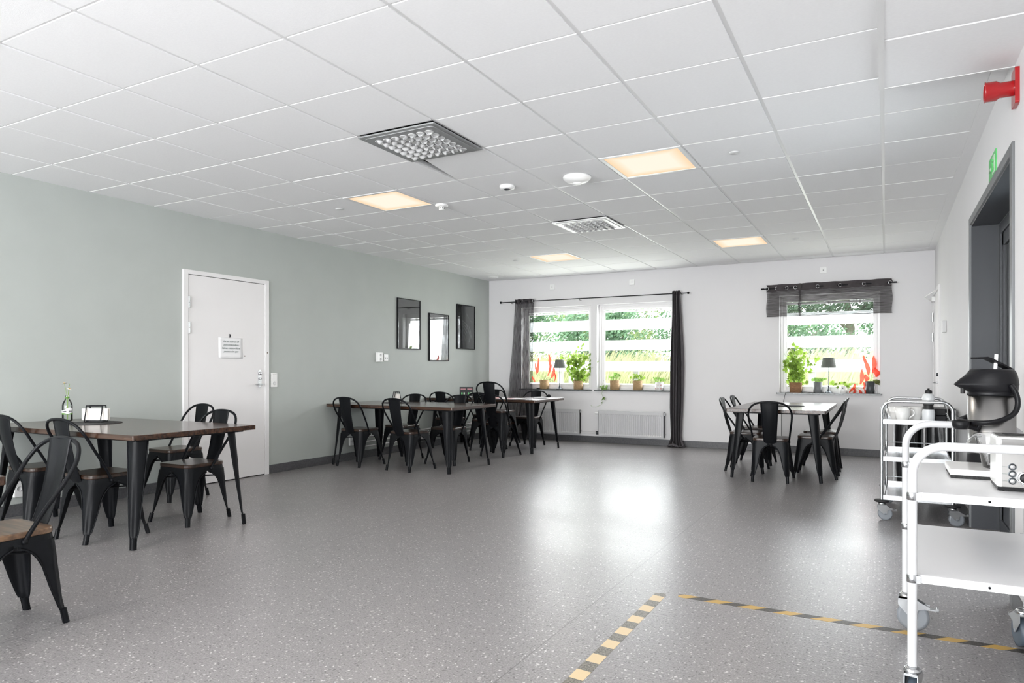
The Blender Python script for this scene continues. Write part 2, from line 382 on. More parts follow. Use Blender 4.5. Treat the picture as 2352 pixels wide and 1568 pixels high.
b = B(); b.box(XR, XR + T, FY, DY0, 0, ZC + .25); b.box(XR, XR + T, DY1, YB, 0, ZC + .25); b.box(XR, XR + T, DY0, DY1, DZ, ZC + .25)
struct(b.obj('wall_right', 'white_wall'))

# ceiling : bars + tiles
GX, GY = -.0452, 3.5169
gx = [GX + .6 * i for i in range(1, 11)]
xs = [0] + gx + [XR - .075]
j0 = -11; j1 = 11
ys = [FY] + [GY + .6 * j for j in range(j0, j1 + 1)] + [YB]
b = B()
b.box(-T, XR + T, FY - T, YB + T, ZC + .12, ZC + .26)
struct(b.obj('ceiling', 'void'))
bars = B()
for x in gx: bars.box(x - .012, x + .012, FY, YB, ZC + .004, ZC + .03)
for y in ys[1:-1]: bars.box(0, XR - .07, y - .012, y + .012, ZC + .0045, ZC + .03)
struct(bars.obj('trim_1', 'tbar'))
tiles = B(); gap_x = .011; gap_y = .007
skip = {(5, 0), (5, 5), (3, 2), (7, 2), (3, 8), (7, 8), (5, 1)}
skip |= {(3, -4), (7, -4), (3, -9), (7, -9)}
for i in range(len(xs) - 1):
    for j in range(len(ys) - 1):
        jj = j - 1 + j0
        if (i, jj) in skip: continue
        if i == 10 and jj < 1: continue
        x0, x1, y0, y1 = xs[i] + (gap_x if i else .001), xs[i + 1] - (gap_x if i < 10 else 0), ys[j] + gap_y, ys[j + 1] - gap_y
        tiles.box(x0, x1, y0, y1, ZC - random.uniform(0, .0015), ZC + .018)
tiles.box(XR - .0745, XR, GY + .6, YB, ZC - .004, ZC + .008)
struct(tiles.obj('trim_2', 'tile'))
# skewed tile beside the air vent
x0, x1, y0, y1 = gx[4] + gap_x, gx[5] - gap_x, GY + .6 + gap_y, GY + 1.2 - gap_y
struct(B().prism([(x0 + .085, y0 + .0), (x1, y0), (x1, y1), (x0 + .004, y1 - .004)], ZC - .002, ZC + .016).obj('trim_3', 'tile'))
# lowered strip of ceiling along the right wall, near the camera
b = B(); LZ = ZC - .06
ysn = [y for y in ys if y < GY + .61]
for k in range(len(ysn) - 1): b.box(xs[10] - .012, XR, ysn[k] + (.012 if k else 0), ysn[k + 1] - (.012 if k < len(ysn) - 2 else -.012), LZ, ZC + .02)
b.box(xs[10] - .004, XR, FY, GY + .6, LZ + .006, ZC)
struct(b.obj('trim_4', 'tile'))
struct(B().box(xs[10] - .014, xs[10] + .012, FY, GY + .612, LZ - .003, LZ + .06).box(xs[10] + .012, XR, GY + .600, GY + .614, LZ - .003, LZ + .058).obj('trim_5', 'tbar'))

# baseboards
DOY0, DOY1, DOZ = 4.418, 5.484, 2.122
b = B().box(0, .012, FY, DOY0, 0, .095).box(0, .012, DOY1, YB, 0, .095); struct(b.obj('baseboard_left', 'base', bevel=.003))
struct(B().box(.012, XR - .012, YB - .012, YB, 0, .095).obj('baseboard_back', 'base', bevel=.003))
struct(B().box(XR - .012, XR, FY, DY0 - .08, 0, .095).box(XR - .012, XR, DY1 + .08, 9.30, 0, .095).obj('baseboard_right', 'base', bevel=.003))

# windows
def window(n, x0, x1, y, z0, z1, inner=1, blind=True):
    w = empty('window_%d' % n, ((x0 + x1) / 2, y, z0)); struct(w)
    hw = (x1 - x0) / 2; H = z1 - z0
    def fr(t, ya, yb, ins):
        f = B(); a = hw - ins; zt = H - ins
        f.box(-a, -a + t, ya, yb, ins, zt); f.box(a - t, a, ya, yb, ins, zt); f.box(-a + t, a - t, ya, yb, ins, ins + t); f.box(-a + t, a - t, ya, yb, zt - t, zt); return f
    s = inner
    y0_, y1_ = sorted((.10 * s, .17 * s)); fr(.035, y0_, y1_, .0).obj('window_frame', 'paint', w, bevel=.003)
    y0_, y1_ = sorted((.115 * s, .165 * s)); fr(.05, y0_, y1_, .034).obj('sash', 'paint', w, bevel=.004)
    B().box(-hw + .08, hw - .08, .137 * s, .143 * s, .08, H - .08).obj('pane', 'pane', w)
    if blind:
        f = B()
        for k in range(5): f.box(-hw + .075, hw - .075, .085, .110, H - .10 - .006 * k, H - .096 - .006 * k)
        f.obj('rolled_blind', 'plastic', w)
        f = B()
        for q in (-.38, 0, .38): f.box(q - .012, q + .012, .078, .112, H - .132, H - .09)
        f.obj('blind_clip', 'plastic', w)
        st = B(); st.prism(rrect(-hw - .035, hw + .02, -.035, .10, .008, 2), -.02, .0)
        st.obj('window_sill', 'stone', w, loc=(0, 0, 0))
    return w
for k, (a, c_) in enumerate(WIN): window(k + 1, a, c_, YB, WZ0, WZ1)
for k, (a, c_) in enumerate(ADDED_WIN): window(k + 4, a, c_, FY, FZ0, FZ1, -1, False)  # made-up windows out of view, there only for their light

# door 1 on the green wall
d = empty('door_1', (0, DOY0, 0)); struct(d)
wd = DOY1 - DOY0
B().box(0, .022, 0, .055, 0, DOZ).box(0, .022, wd - .055, wd, 0, DOZ).box(0, .022, .055, wd - .055, DOZ - .042, DOZ).obj('door_frame', 'paint', d, bevel=.002)
B().box(.0, .003, .055, wd - .055, 0.0, DOZ - .042).obj('door_gap', 'void', d)
lf = B().box(.002, .014, .062, wd - .058, .010, DOZ - .047).obj('door_leaf', 'door', d, bevel=.001)
for z in (1.50, 1.75):
    h = B(); h.tube([(.028, .060, z), (.028, .060, z + .052)], .0085, 10); h.tube([(.028, .060, z + .056), (.028, .060, z + .110)], .0085, 10); h.box(.012, .020, .040, .060, z, z + .055)
    h.obj('hinge', 'chrome', d)
hp = B().prism(rrect(-.022, .022, -.095, .095, .02, 4), 0, .006); hp.xf(Matrix.Translation((.014, .938, 1.05)) @ Matrix.Rotation(pi / 2, 4, 'Y') @ Matrix.Rotation(pi / 2, 4, 'Z'))
hpo = hp.obj('handle_plate', 'chrome', d)
h = B(); h.lathe([(.018, 0), (.018, .012), (.012, .016), (0, .017)], 16); h.xf(Matrix.Translation((.02, .938, 1.105)) @ Matrix.Rotation(pi / 2, 4, 'Y')); h.obj('lock_cylinder', 'chrome', hpo)
h = B(); h.tube([(.02, .938, .988), (.06, .938, .988), (.068, .930, .988), (.070, .84, .988)], .009, 10); h.obj('lever', 'chrome', hpo)
h = B(); h.lathe([(.010, 0), (.010, .018), (0, .02)], 12); h.xf(Matrix.Translation((.02, .938, 1.05)) @ Matrix.Rotation(pi / 2, 4, 'Y')); h.obj('thumb_turn', 'chrome', hpo)
for yy, zz in ((.735, 1.285), (1.035, 1.325)):
    B().box(.013, .0245 if yy > 1 else .0145, yy, yy + .010, zz, zz + .012).obj('worn_chip', 'brown_stem', d)
# paper sign
ps = empty('paper_sign', (.0145, 4.975, 1.37), 0, 'white paper with four lines of text stuck to the white door', 'sign')
b = B(); n = 8
vs = []; fs = []
for i in range(n + 1):
    for j in range(n + 1):
        u = i / n; v = j / n; vs.append((.0012 + .006 * (1 - v) ** 3, (u - .5) * .30, (v - .5) * .215))
for i in range(n):
    for j in range(n): fs.append((i * (n + 1) + j, (i + 1) * (n + 1) + j, (i + 1) * (n + 1) + j + 1, i * (n + 1) + j + 1))
b.add(vs, fs, True); o = b.obj('sheet', 'paper', ps); so_ = o.modifiers.new('s', 'SOLIDIFY'); so_.thickness = .0004
TM = Matrix.Rotation(pi / 2, 4, 'Z') @ Matrix.Rotation(pi / 2, 4, 'X')
text_mesh('printed_text', 'För att nå fram till\nandra människors\nhjärtan måste vi först\npassera vårt eget', .0265, 'ink', ps, Matrix.Translation((.008, 0, .058)) @ TM, shear=.3, space=1.28)
text_mesh('number', '3', .042, 'black_ink', ps, Matrix.Translation((.004, -.01, .112)) @ TM, bold=.003)

# door 2 seen edge-on in the right wall by the corner
d = empty('door_2', (XR, 9.33, 0)); struct(d)
B().box(-.02, 0, 0, .055, 0, 2.12).box(-.02, 0, .965, 1.02, 0, 2.12).box(-.02, 0, .055, .965, 2.075, 2.12).obj('door_frame', 'paint', d)
B().box(-.012, -.001, .058, .962, .01, 2.072).obj('door_leaf', 'door', d)
for z in (1.50, 1.75): B().tube([(-.03, .955, z), (-.03, .955, z + .11)], .011, 10).obj('hinge', 'chrome', d)
h = B(); h.tube([(-.012, .12, 1.0), (-.055, .12, 1.0), (-.06, .13, 1.0), (-.06, .22, 1.0)], .009, 8); h.box(-.018, -.012, .10, .14, .96, 1.04); h.obj('door_handle', 'chrome', d)
h = B(); h.lathe([(.02, 0), (.02, .02), (0, .022)], 12); h.xf(Matrix.Translation((-.012, .12, 1.09)) @ Matrix.Rotation(-pi / 2, 4, 'Y')); h.obj('lock', 'lamp_metal', d)
h = B(); h.box(-.05, -.012, .70, .90, 1.99, 2.04); h.tube([(-.05, .80, 2.0), (-.13, .55, 2.03), (-.03, .38, 2.09)], .006, 6); h.obj('door_closer', 'plastic', d)

# door 3 : glazed door in the dark recess of the right wall
d = empty('door_3', (XR, DY0, 0)); struct(d); L_ = DY1 - DY0
f = B(); f.box(-.012, .002, -.075, .0, 0, DZ + .05).box(-.012, .002, L_, L_ + .04, 0, DZ + .05).box(-.012, .002, 0, L_, DZ, DZ + .05); f.obj('casing', 'alu_trim', d, bevel=.002)
f = B(); f.box(0, .165, L_ - .012, L_, 0, DZ).box(0, .165, 0, .012, 0, DZ).box(0, .165, .012, L_ - .012, DZ - .012, DZ); f.obj('reveal_lining', 'dark_frame', d)
f = B(); x0, x1 = .165, .215
for y in (.012, L_ / 2 - .05, L_ - .082): f.box(x0, x1, y, y + (.07 if y != L_ / 2 - .05 else .10), 0, DZ - .012)
f.box(x0, x1, .08, L_ - .08, DZ - .09, DZ - .012).box(x0, x1, .08, L_ - .08, 0, .09); f.obj('door_frame', 'dark_frame', d, bevel=.004)
f = B(); yA, yB = L_ / 2 + .05, L_ - .082
f.box(.175, .205, yA, yA + .06, .09, DZ - .09).box(.175, .205, yB - .06, yB, .09, DZ - .09).box(.175, .205, yA, yB, DZ - .18, DZ - .09).box(.175, .205, yA, yB, .09, .30); f.obj('door_leaf', 'dark_frame', d, bevel=.004)
B().box(.186, .192, yA + .06, yB - .06, .30, DZ - .18).obj('dark_pane', 'dark_glass', d)
B().box(.186, .192, .08, L_ / 2 - .05, .09, DZ - .09).obj('pane', 'pane', d)
h = B(); h.tube([(.14, yA + .03, .9), (.14, yA + .03, 1.25)], .01, 8); h.tube([(.14, yA + .03, .92), (.175, yA + .03, .92)], .006, 6); h.tube([(.14, yA + .03, 1.23), (.175, yA + .03, 1.23)], .006, 6); h.obj('door_handle', 'chrome', d)
# porch wall seen through the glass door
struct(B().box(XR + T, XR + T + .05, DY0 - .3, DY0 + .2, 0, 2.6).obj('trim_6', 'outdoor_white'))

# ------------------------------------------------------------------ ceiling fittings
PAN = [(3, 2, 'warm square ceiling light panel nearest the green wall, second from the camera'), (7, 2, 'largest warm square ceiling light panel, nearest the camera on the right'),
       (3, 8, 'small warm ceiling light panel far off above the left window'), (7, 8, 'small warm ceiling light panel far off, between the two curtained windows')]
def panel_proto():
    e = empty('ceiling_light', label='x', cat='light')
    f = B(); a = .297; c_ = .268
    f.box(-a, a, -a, -c_, -.006, .02).box(-a, a, c_, a, -.006, .02).box(-a, -c_, -c_, c_, -.006, .02).box(c_, a, -c_, c_, -.006, .02); f.obj('frame', 'metal_white', e, bevel=.002)
    B().box(-c_, c_, -c_, c_, -.002, .01).obj('diffuser', 'diffuser', e); return e
def panel_light(x, y, watt):                                           # the light the panel gives
    l = bpy.data.lights.new('ceiling_light_glow', 'AREA'); o = bpy.data.objects.new('ceiling_light_glow', l); COL.objects.link(o)
    l.shape = 'SQUARE'; l.size = .53; l.energy = watt; l.color = (1, .93, .84); o.location = (x, y, ZC - .006)
for i, j in ((3, 2), (7, 2), (3, 8), (7, 8), (3, -4), (7, -4), (3, -9), (7, -9)): panel_light(GX + .6 * i + .3, GY + .6 * j + .3, 5 if j > 5 else 11)  # includes four unseen panels added behind the camera
pp = panel_proto()
for k, (i, j, lb) in enumerate(PAN):
    o = pp if k == 0 else copy_tree(pp)
    place(o, (GX + .6 * i + .3, GY + .6 * j + .3, ZC), 0, lb, 'warm ceiling light panels')
for i, j in ((3, -4), (7, -4), (3, -9), (7, -9)):  # unseen panels added to help light the room
    o = copy_tree(pp); place(o, (GX + .6 * i + .3, GY + .6 * j + .3, ZC), 0, 'warm square ceiling light panel added out of view behind the photographer', 'added warm ceiling light panels behind the camera')
def vent(loc, m1, m2, label):
    e = empty('ceiling_vent', loc, 0, label, 'vent', 'nozzle ceiling vents')
    f = B(); f.prism(rrect(-.297, .297, -.297, .297, .004, 1), -.012, -.002); f.prism(rrect(-.27, .27, -.27, .27, .03, 4), -.018, -.012); f.obj('face_plate', m1, e, bevel=.002)
    f = B(); vs = []; fs = []; na, nb, r_ = 12, 6, .025            # half-open scoop
    for q in range(2):
        rr = r_ - .0025 * q
        for i in range(na + 1):
            for j in range(nb + 1):
                a = pi * i / na; t_ = pi / 2 * j / nb; vs.append((rr * cos(a) * cos(t_), rr * sin(a) * cos(t_), -rr * sin(t_) * .85))
    o_ = (na + 1) * (nb + 1)
    for i in range(na):
        for j in range(nb):
            k_ = i * (nb + 1) + j; fs.append((k_, k_ + 1, k_ + nb + 2, k_ + nb + 1)); fs.append((o_ + k_, o_ + k_ + nb + 1, o_ + k_ + nb + 2, o_ + k_ + 1))
    for i in (0, na):
        for j in range(nb): k_ = i * (nb + 1) + j; fs.append((k_, k_ + 1, o_ + k_ + 1, o_ + k_))
    f.add(vs, fs, True); f.lathe([(.0245, 0), (.0275, -.001), (.0275, -.004), (.0245, -.004)], 20)
    nz = None
    for r in range(7):
        for c_ in range(7):
            o = f.obj('nozzle', m2, e) if nz is None else nz.copy()
            if nz is None: nz = o
            else: COL.objects.link(o)
            x, y = (c_ - 3) * .066, (r - 3) * .066
            o.location = (x, y, -.0175); o.rotation_euler = (0, 0, math.atan2(r - 3.1, c_ - 3.1) + .9)
    g = B()
    for r in range(7):
        for c_ in range(7): g.disc((c_ - 3) * .066, (r - 3) * .066, .024, -.0187, -.017, 16)
    g.obj('nozzle_bores', 'void', e)
    return e
vent((GX + 3.3, GY + .3, ZC - .004), 'metal_grey', 'nozzle', 'large grey square nozzle vent in the ceiling beside a skewed tile, nearest the camera')
vent((GX + 3.3, GY + 3.3, ZC - .004), 'metal_white', 'nozzle', 'white square nozzle vent in the ceiling, farther from the camera')
def ctile(i, j): return (GX + .6 * i, GY + .6 * j, ZC)
def cdisc(name, loc, prof, label, cat, m='plastic', n=28, group=None):
    o = B().lathe([(r, -z) for r, z in prof], n).obj(name, m, loc=loc); o.location = loc; return tag(o, label, cat, group)
det = empty('smoke_detector', ctile(6.48, 2.61), 0, 'large round white dome detector on the ceiling tile left of the big light panel', 'detector')
B().lathe([(.0, -.055), (.05, -.052), (.085, -.04), (.108, -.02), (.112, -.006), (.105, 0), (0, 0)], 32).obj('body', 'plastic', det)
B().lathe([(.0, -.064), (.032, -.062), (.036, -.05)], 24).obj('sensor_cap', 'plastic', det)
det = empty('smoke_detector', ctile(5.46, 2.57), 0, 'small round white detector with a dark grille, left of the big dome detector', 'detector')
B().lathe([(.0, -.028), (.03, -.032), (.058, -.026), (.064, -.012), (.062, 0), (0, 0)], 28).obj('body', 'plastic', det)
B().lathe([(.0, -.036), (.026, -.035), (.03, -.028)], 20).obj('grille', 'lamp_metal', det)
det = empty('smoke_detector', ctile(4.05, 3.06), 0, 'white detector with a small hanging sensor at the corner of the left light panel', 'detector')
B().lathe([(.0, -.022), (.045, -.022), (.06, -.012), (.06, 0), (0, 0)], 28).obj('body', 'plastic', det)
B().lathe([(.0, -.05), (.022, -.05), (.027, -.042), (.027, -.022)], 20).obj('sensor', 'plastic', det)
g = B()
for k in range(9):
    a = 2 * pi * k / 9; g.box(.0265 * cos(a) - .002, .0265 * cos(a) + .002, .0265 * sin(a) - .002, .0265 * sin(a) + .002, -.042, -.028)
g.obj('sensor_slots', 'void', det)
for (i, j, lb) in ((2.49, 2.51, 'flat round sprinkler cover in the ceiling left of the left light panel'), (8.48, 2.54, 'flat round sprinkler cover in the ceiling right of the big light panel'),
                   (8.5, 8.61, 'flat round sprinkler cover in the far ceiling above the right window'), (2.5, 8.43, 'flat round sprinkler cover in the far ceiling left of the far light panel')):
    cdisc('sprinkler_cover', ctile(i, j), [(0, .009), (.034, .008), (.036, .002), (.03, 0)], lb, 'sprinkler', 'nozzle', group='flush sprinkler covers')
cdisc('round_air_valve', ctile(.62, 10.7), [(0, .022), (.05, .022), (.075, .012), (.085, .004), (.085, 0)], 'round white air valve in the ceiling in the far left corner', 'vent')

# ------------------------------------------------------------------ wall fittings
def plate(name, lb, cat, loc, w, h, dpt, axis, extra=None, m='plastic', grp=None):
    e = empty(name, loc, {'x': 0, 'y': -pi / 2, '-x': pi}[axis], lb, cat, grp)     # local +x points into the room
    B().box(0, dpt, -w / 2, w / 2, -h / 2, h / 2).obj('cover', m, e, bevel=.004)
    for (nm, kind, y, z, r, m2) in (extra or []):
        f = B()
        if kind == 'o': f.lathe([(r, 0), (r, .003), (r * .85, .003), (r * .82, .001), (0, .001)], 18); f.xf(Matrix.Translation((dpt, y, z)) @ Matrix.Rotation(pi / 2, 4, 'Y'))
        else: f.box(dpt, dpt + .003, y - r[0], y + r[0], z - r[1], z + r[1])
        f.obj(nm, m2, e)
    return e
plate('light_switch', 'white double plate with a switch above a socket, right of the white door', 'switch', (0, 5.568, 1.03), .088, .158, .012, 'x', [('rocker', 'b', 0, .042, (.032, .030), 'plastic'), ('socket', 'o', 0, -.035, .021, 'nozzle'), ('slot', 'b', 0, .062, (.025, .0015), 'zinc')])
plate('wall_socket', 'white double wall socket, left of the pair below the left picture', 'socket', (0, 7.385, 1.315), .09, .125, .045, 'x', [('socket', 'o', .0, .028, .019, 'nozzle'), ('socket', 'o', 0, -.028, .019, 'nozzle')])
plate('network_socket', 'white data outlet with two dark ports, right of the double socket', 'socket', (0, 7.54, 1.312), .09, .09, .016, 'x', [('port', 'b', -.018, -.006, (.007, .007), 'black_plastic'), ('port', 'b', .018, -.006, (.007, .007), 'black_plastic')])
plate('wall_socket', 'white socket low on the green wall behind the nearest left chair', 'socket', (0, 2.96, .215), .07, .13, .03, 'x', [('socket', 'o', 0, 0, .02, 'nozzle')])
plate('wall_socket', 'white socket low on the green wall under the middle table', 'socket', (0, 6.84, .235), .08, .10, .03, 'x', [('socket', 'o', 0, 0, .02, 'nozzle')])
for x, lb in ((1.194, 'white cable outlet plate high above the left window, near the corner'), (2.543, 'white cable outlet plate high above the curtained double window, right one'), (5.229, 'white cable outlet plate high above the valance')):
    plate('cable_outlet', lb, 'outlet', (x, YB, 2.495), .085, .085, .014, 'y', [('hole', 'o', 0, 0, .008, 'zinc')], grp='cable outlets above the windows')
plate('thermostat', 'small grey box thermostat on the right wall between white door and dark recess', 'thermostat', (XR, 8.47, 1.59), .09, .12, .035, '-x', None, 'nozzle')
# exit sign
e = empty('exit_sign', (XR, 4.88, 2.315), pi, 'green emergency exit sign on the right wall above the dark recess', 'sign')
B().box(0, .006, -.15, .15, -.068, .068).obj('plate', 'green', e)
f = B(); f.box(.006, .008, .02, .10, -.05, .05); f.box(.006, .008, -.12, -.05, -.008, .008); f.add([(.008, -.12, 0), (.008, -.095, .026), (.008, -.095, -.026)], [(0, 1, 2)]); f.obj('exit_symbol', 'pale_green', e)
f = B(); f.tube([(.009, .05, .03), (.009, .055, .0), (.009, .075, -.035)], .006, 6); f.tube([(.009, .055, .005), (.009, .035, -.035)], .006, 6); f.tube([(.009, .03, .012), (.009, .08, .016)], .005, 6); f.obj('running_figure', 'green', e)
# alarm sounder
e = empty('fire_alarm_sounder', (XR, 4.03, 2.47), pi, 'red plastic horn alarm sounder high on the right wall by the ceiling', 'alarm')
B().prism(rrect(-.055, .055, -.085, .085, .01, 3), 0, .018).xf(Matrix.Rotation(pi / 2, 4, 'Y') @ Matrix.Rotation(pi / 2, 4, 'Z')).obj('back_plate', 'red', e)
f = B(); f.lathe([(.036, .015), (.036, .07), (.046, .085), (.046, .125), (.050, .13), (.042, .131), (.030, .09), (0, .085)], 28); f.xf(Matrix.Rotation(pi / 2, 4, 'Y')); f.obj('horn', 'red', e)
# plain pictures
def picture(name, y0, y1, z0, z1, label, mprint, extra, fr='black_plastic'):
    e = empty(name, (0, (y0 + y1) / 2, (z0 + z1) / 2), 0, label, 'picture')
    w, h = (y1 - y0) / 2, (z1 - z0) / 2; t = .012; f = B()
    f.box(0, .024, -w, -w + t, -h, h).box(0, .024, w - t, w, -h, h).box(0, .024, -w + t, w - t, -h, -h + t).box(0, .024, -w + t, w - t, h - t, h); f.obj('frame', fr, e)
    B().box(.002, .012, -w + t, w - t, -h + t, h - t).obj('print', mprint, e)
    if extra: extra(e, w, h)
    B().box(.0165, .018, -w + t, w - t, -h + t, h - t).obj('glazing', 'glazing', e)
M['print_dark'] = mat('dark_print', (.085, .085, .085), .6, var=.2, vs=3)
M['print_black'] = mat('black_print', (.02, .021, .022), .6, var=.3, vs=9)
M['print_white'] = mat('white_print', (.62, .62, .64), .6)
M['print_grey'] = mat('grey_print', (.36, .37, .37), .7, var=.35, vs=25)
M['print_light'] = mat('light_grey_print', (.52, .54, .54), .7, var=.2, vs=12)
def blob(pts):     # flat shape on the print plane, points in (y,z)
    f = B(); n = len(pts); f.add([(.0125, y, z) for y, z in pts], [tuple(range(n))]); return f
def art1(e, w, h):
    blob([(.02 + .05 * cos(a), -.02 + .09 * sin(a)) for a in [2 * pi * k / 18 for k in range(18)]]).obj('printed_bulb', 'print_grey', e)
    blob([(-.16, -h + .02), (w - .02, -h + .02), (w - .02, .10), (-.16, .09)]).obj('printed_panel', 'print_grey', e).location.x = -.0002
def art3(e, w, h):
    for (y, z, l, a, wd) in ((-.10, .10, .17, -25, .014), (-.09, .06, .17, -33, .015), (-.08, .01, .16, -40, .014), (-.07, -.05, .13, -50, .012), (.03, .04, .20, -60, .02), (.10, .02, .24, -68, .022), (.14, -.12, .14, -110, .022), (-.04, -.14, .1, -75, .012), (.02, .22, .09, -50, .01), (.13, .12, .07, -30, .012)):
        c_, s_ = cos(R(a)), sin(R(a)); P0 = (y, z); pts = []
        for (u, v) in ((0, -1), (0, 1), (.5, 1.3), (.85, 1), (1, 0), (.85, -1), (.5, -1.2)):
            pts.append((y + u * l * c_ - v * wd * s_ * .6, z + u * l * s_ + v * wd * c_ * .6))
        blob([(max(-w + .02, min(w - .02, a_)), max(-h + .02, min(h - .02, b_))) for a_, b_ in pts]).obj('printed_fingers', 'print_grey', e)
picture('framed_picture', 7.789, 8.326, 1.437, 2.15, 'tall dark glazed picture in a black frame, left one of three', 'print_dark', art1)
picture('framed_picture', 8.557, 9.086, 1.281, 1.993, 'pale glazed picture in a thin black frame, lowest, middle one of three', 'print_white', None)
picture('framed_picture', 9.324, 9.865, 1.476, 2.19, 'black and white picture of a hand in a black frame, nearest the corner', 'print_black', art3)

# low pipe radiator on green wall
e = empty('pipe_radiator', (0, 8.4, 0), 0, 'low white two-pipe radiator along the green wall under the far tables', 'radiator')
for z in (.155, .215, .275): B().tube([(.055, -1.5, z), (.055, 1.42, z)], .011, 8).obj('pipe', 'paint', e)
for y in (-1.4, -.5, .5, 1.3): B().box(.0, .075, y, y + .02, .13, .30).obj('bracket', 'paint', e)
def radiator(x0, x1, z0, z1, label):
    e = empty('panel_radiator', ((x0 + x1) / 2, YB, z0), 0, label, 'radiator', 'white panel radiators'); w = (x1 - x0) / 2; h = z1 - z0
    n = int((x1 - x0 - .06) / .0335); vs = []; fs = []
    xs_ = [-w, -w + .03]; ds = [0, 0]
    for k in range(n):
        p = -w + .03 + (2 * w - .06) / n * k; s_ = (2 * w - .06) / n
        for q, dd in ((.1, 0), (.28, .009), (.72, .009), (.9, 0)): xs_.append(p + q * s_); ds.append(dd)
    xs_ += [w - .03, w]; ds += [0, 0]
    zs = [(0, 0), (.02, 0), (.035, 1), (h - .06, 1), (h - .045, 0), (h, 0)]
    for z, k in zs:
        for x, dd in zip(xs_, ds): vs.append((x, -.095 + dd * k, z))
    m_ = len(xs_)
    for j in range(len(zs) - 1):
        for i in range(m_ - 1): fs.append((j * m_ + i, j * m_ + i + 1, (j + 1) * m_ + i + 1, (j + 1) * m_ + i))
    f = B().add(vs, fs); f.box(-w, w, -.085, -.04, .01, h - .01); f.obj('front_panel', 'white_metal', e)
    B().box(-w, -w + .004, -.095, -.03, 0, h).box(w - .004, w, -.095, -.03, 0, h).box(-w, w, -.093, -.03, h - .004, h).obj('casing', 'white_metal', e)
    for q in (-1, 1): B().box(q * w * .8 - .015, q * w * .8 + .015, -.03, 0, .05, h - .02).obj('wall_bracket', 'zinc', e)
    f = B(); f.tube([(w + .01, -.07, h - .05), (w + .01, -.07, h - .01)], .007, 8); f.tube([(w, -.06, .05), (w + .02, -.06, .05)], .01, 8); f.obj('vent_valve', 'chrome', e)
    return e
radiator(.62, 1.708, .128, .512, 'white panel radiator under the left window, partly behind the far table')
e = radiator(2.025, 3.06, .122, .506, 'white panel radiator in full view under the second window, left of the long curtain')
f = B(); f.tube([(-.5175, -.06, .05), (-.57, -.06, .05)], .013, 10); f.tube([(-.5175, -.06, .02), (-.57, -.06, .02)], .013, 10); f.obj('connection_valve', 'lamp_metal', e)
f = B(); f.lathe([(.018, 0), (.02, .01), (.02, .055), (.016, .06)], 16); f.xf(Matrix.Translation((-.52, -.06, .345)) @ Matrix.Rotation(-pi / 2, 4, 'Y')); f.obj('thermostat_head', 'plastic', e)
e = tag(B().tube([(1.455, YB - .06, .172), (1.30, YB - .05, .172), (1.18, YB - .045, .175), (0, 0, 0)][:3], .006, 6).tube([(1.75, YB - .06, .172), (1.85, YB - .03, .18), (1.95, YB - .06, .172)], .006, 6).tube([(1.72, YB - .06, .142), (1.85, YB - .03, .145), (1.95, YB - .06, .142)], .006, 6).obj('heating_pipes', 'paint'), 'thin white heating pipes joining the two panel radiators', 'pipe')

# ------------------------------------------------------------------ curtains
def grommet(parent, x, y, z, tilt, r=.02):
    f = B(); pts = [(r * cos(a), 0, r * sin(a)) for a in [2 * pi * k / 18 for k in range(18)]]; f.tube(pts, .0045, 6, closed=True)
    o = f.obj('grommet', 'chrome', parent); o.location = (x, y, z); o.rotation_euler = (0, 0, tilt); return o
RY = YB - .085
e = empty('curtain_rod', (1.85, RY, 2.276), 0, 'long thin black curtain rod with ball ends above the double window', 'rod')
B().tube([(-1.56, 0, 0), (1.56, 0, 0)], .0075, 10).obj('rod', 'metal_black', e)
for q in (-1, 1): B().lathe([(0, -.02), (.012, -.016), (.019, 0), (.012, .016), (0, .02)], 16).obj('finial', 'metal_black', e, loc=(q * 1.575, 0, 0))
for q in (-1.38, -.15, 1.48): B().tube([(q, 0, -.008), (q, 0, -.02), (q, .085, -.02)], .004, 6).obj('bracket', 'metal_black', e)
def drape(name, parent, z0, z1, centre, half, amp, folds, m, ph=0, nu=90, nz=26, ybase=0, pool=0, nm='cloth', fwd=0):
    vs = []; fs = []
    for j in range(nz + 1):
        t = j / nz; z = z1 + (z0 - z1) * t
        for i in range(nu + 1):
            u = i / nu; c_, h_ = centre(t), half(t)
            x = c_ + (2 * u - 1) * h_ + .006 * sin(7 * t + 11 * u)
            a = amp(t)
            y = ybase - fwd * min(1, t * 1.6) + a * sin(2 * pi * folds * u + ph + .8 * sin(3 * t)) + .25 * a * sin(2 * pi * folds * 2.3 * u + 2 * t)
            vs.append((x, y, z))
    for j in range(nz):
        for i in range(nu): fs.append((j * (nu + 1) + i, j * (nu + 1) + i + 1, (j + 1) * (nu + 1) + i + 1, (j + 1) * (nu + 1) + i))
    return B().add(vs, fs, True).obj(nm, m, parent)
def lerp(a, b_, t): return a + (b_ - a) * t
e = empty('curtain', (0, RY, 0), 0, 'sheer dark grey curtain at the left end of the long rod, behind the far table', 'curtain', 'long dark curtains')
drape('cloth', e, .03, 2.315, lambda t: lerp(.725, .665, t), lambda t: lerp(.178, .255, t), lambda t: .028 + .010 * t, 3.5, 'curtain', fwd=.075)
drape('hem', e, 2.24, 2.3155, lambda t: .725, lambda t: .179, lambda t: .0285, 3.5, 'hem', nz=2, ybase=-.002, nm='heading_band')
for k, x in enumerate((.60, .70, .80, .89)): grommet(e, x, -.002, 2.276, R(60 if k % 2 else -60))
e = empty('curtain', (0, RY, 0), 0, 'gathered dark grey curtain at the right end of the long rod, pooling on the floor', 'curtain', 'long dark curtains')
def cR(t): return 3.25 + .004 * sin(5 * t)
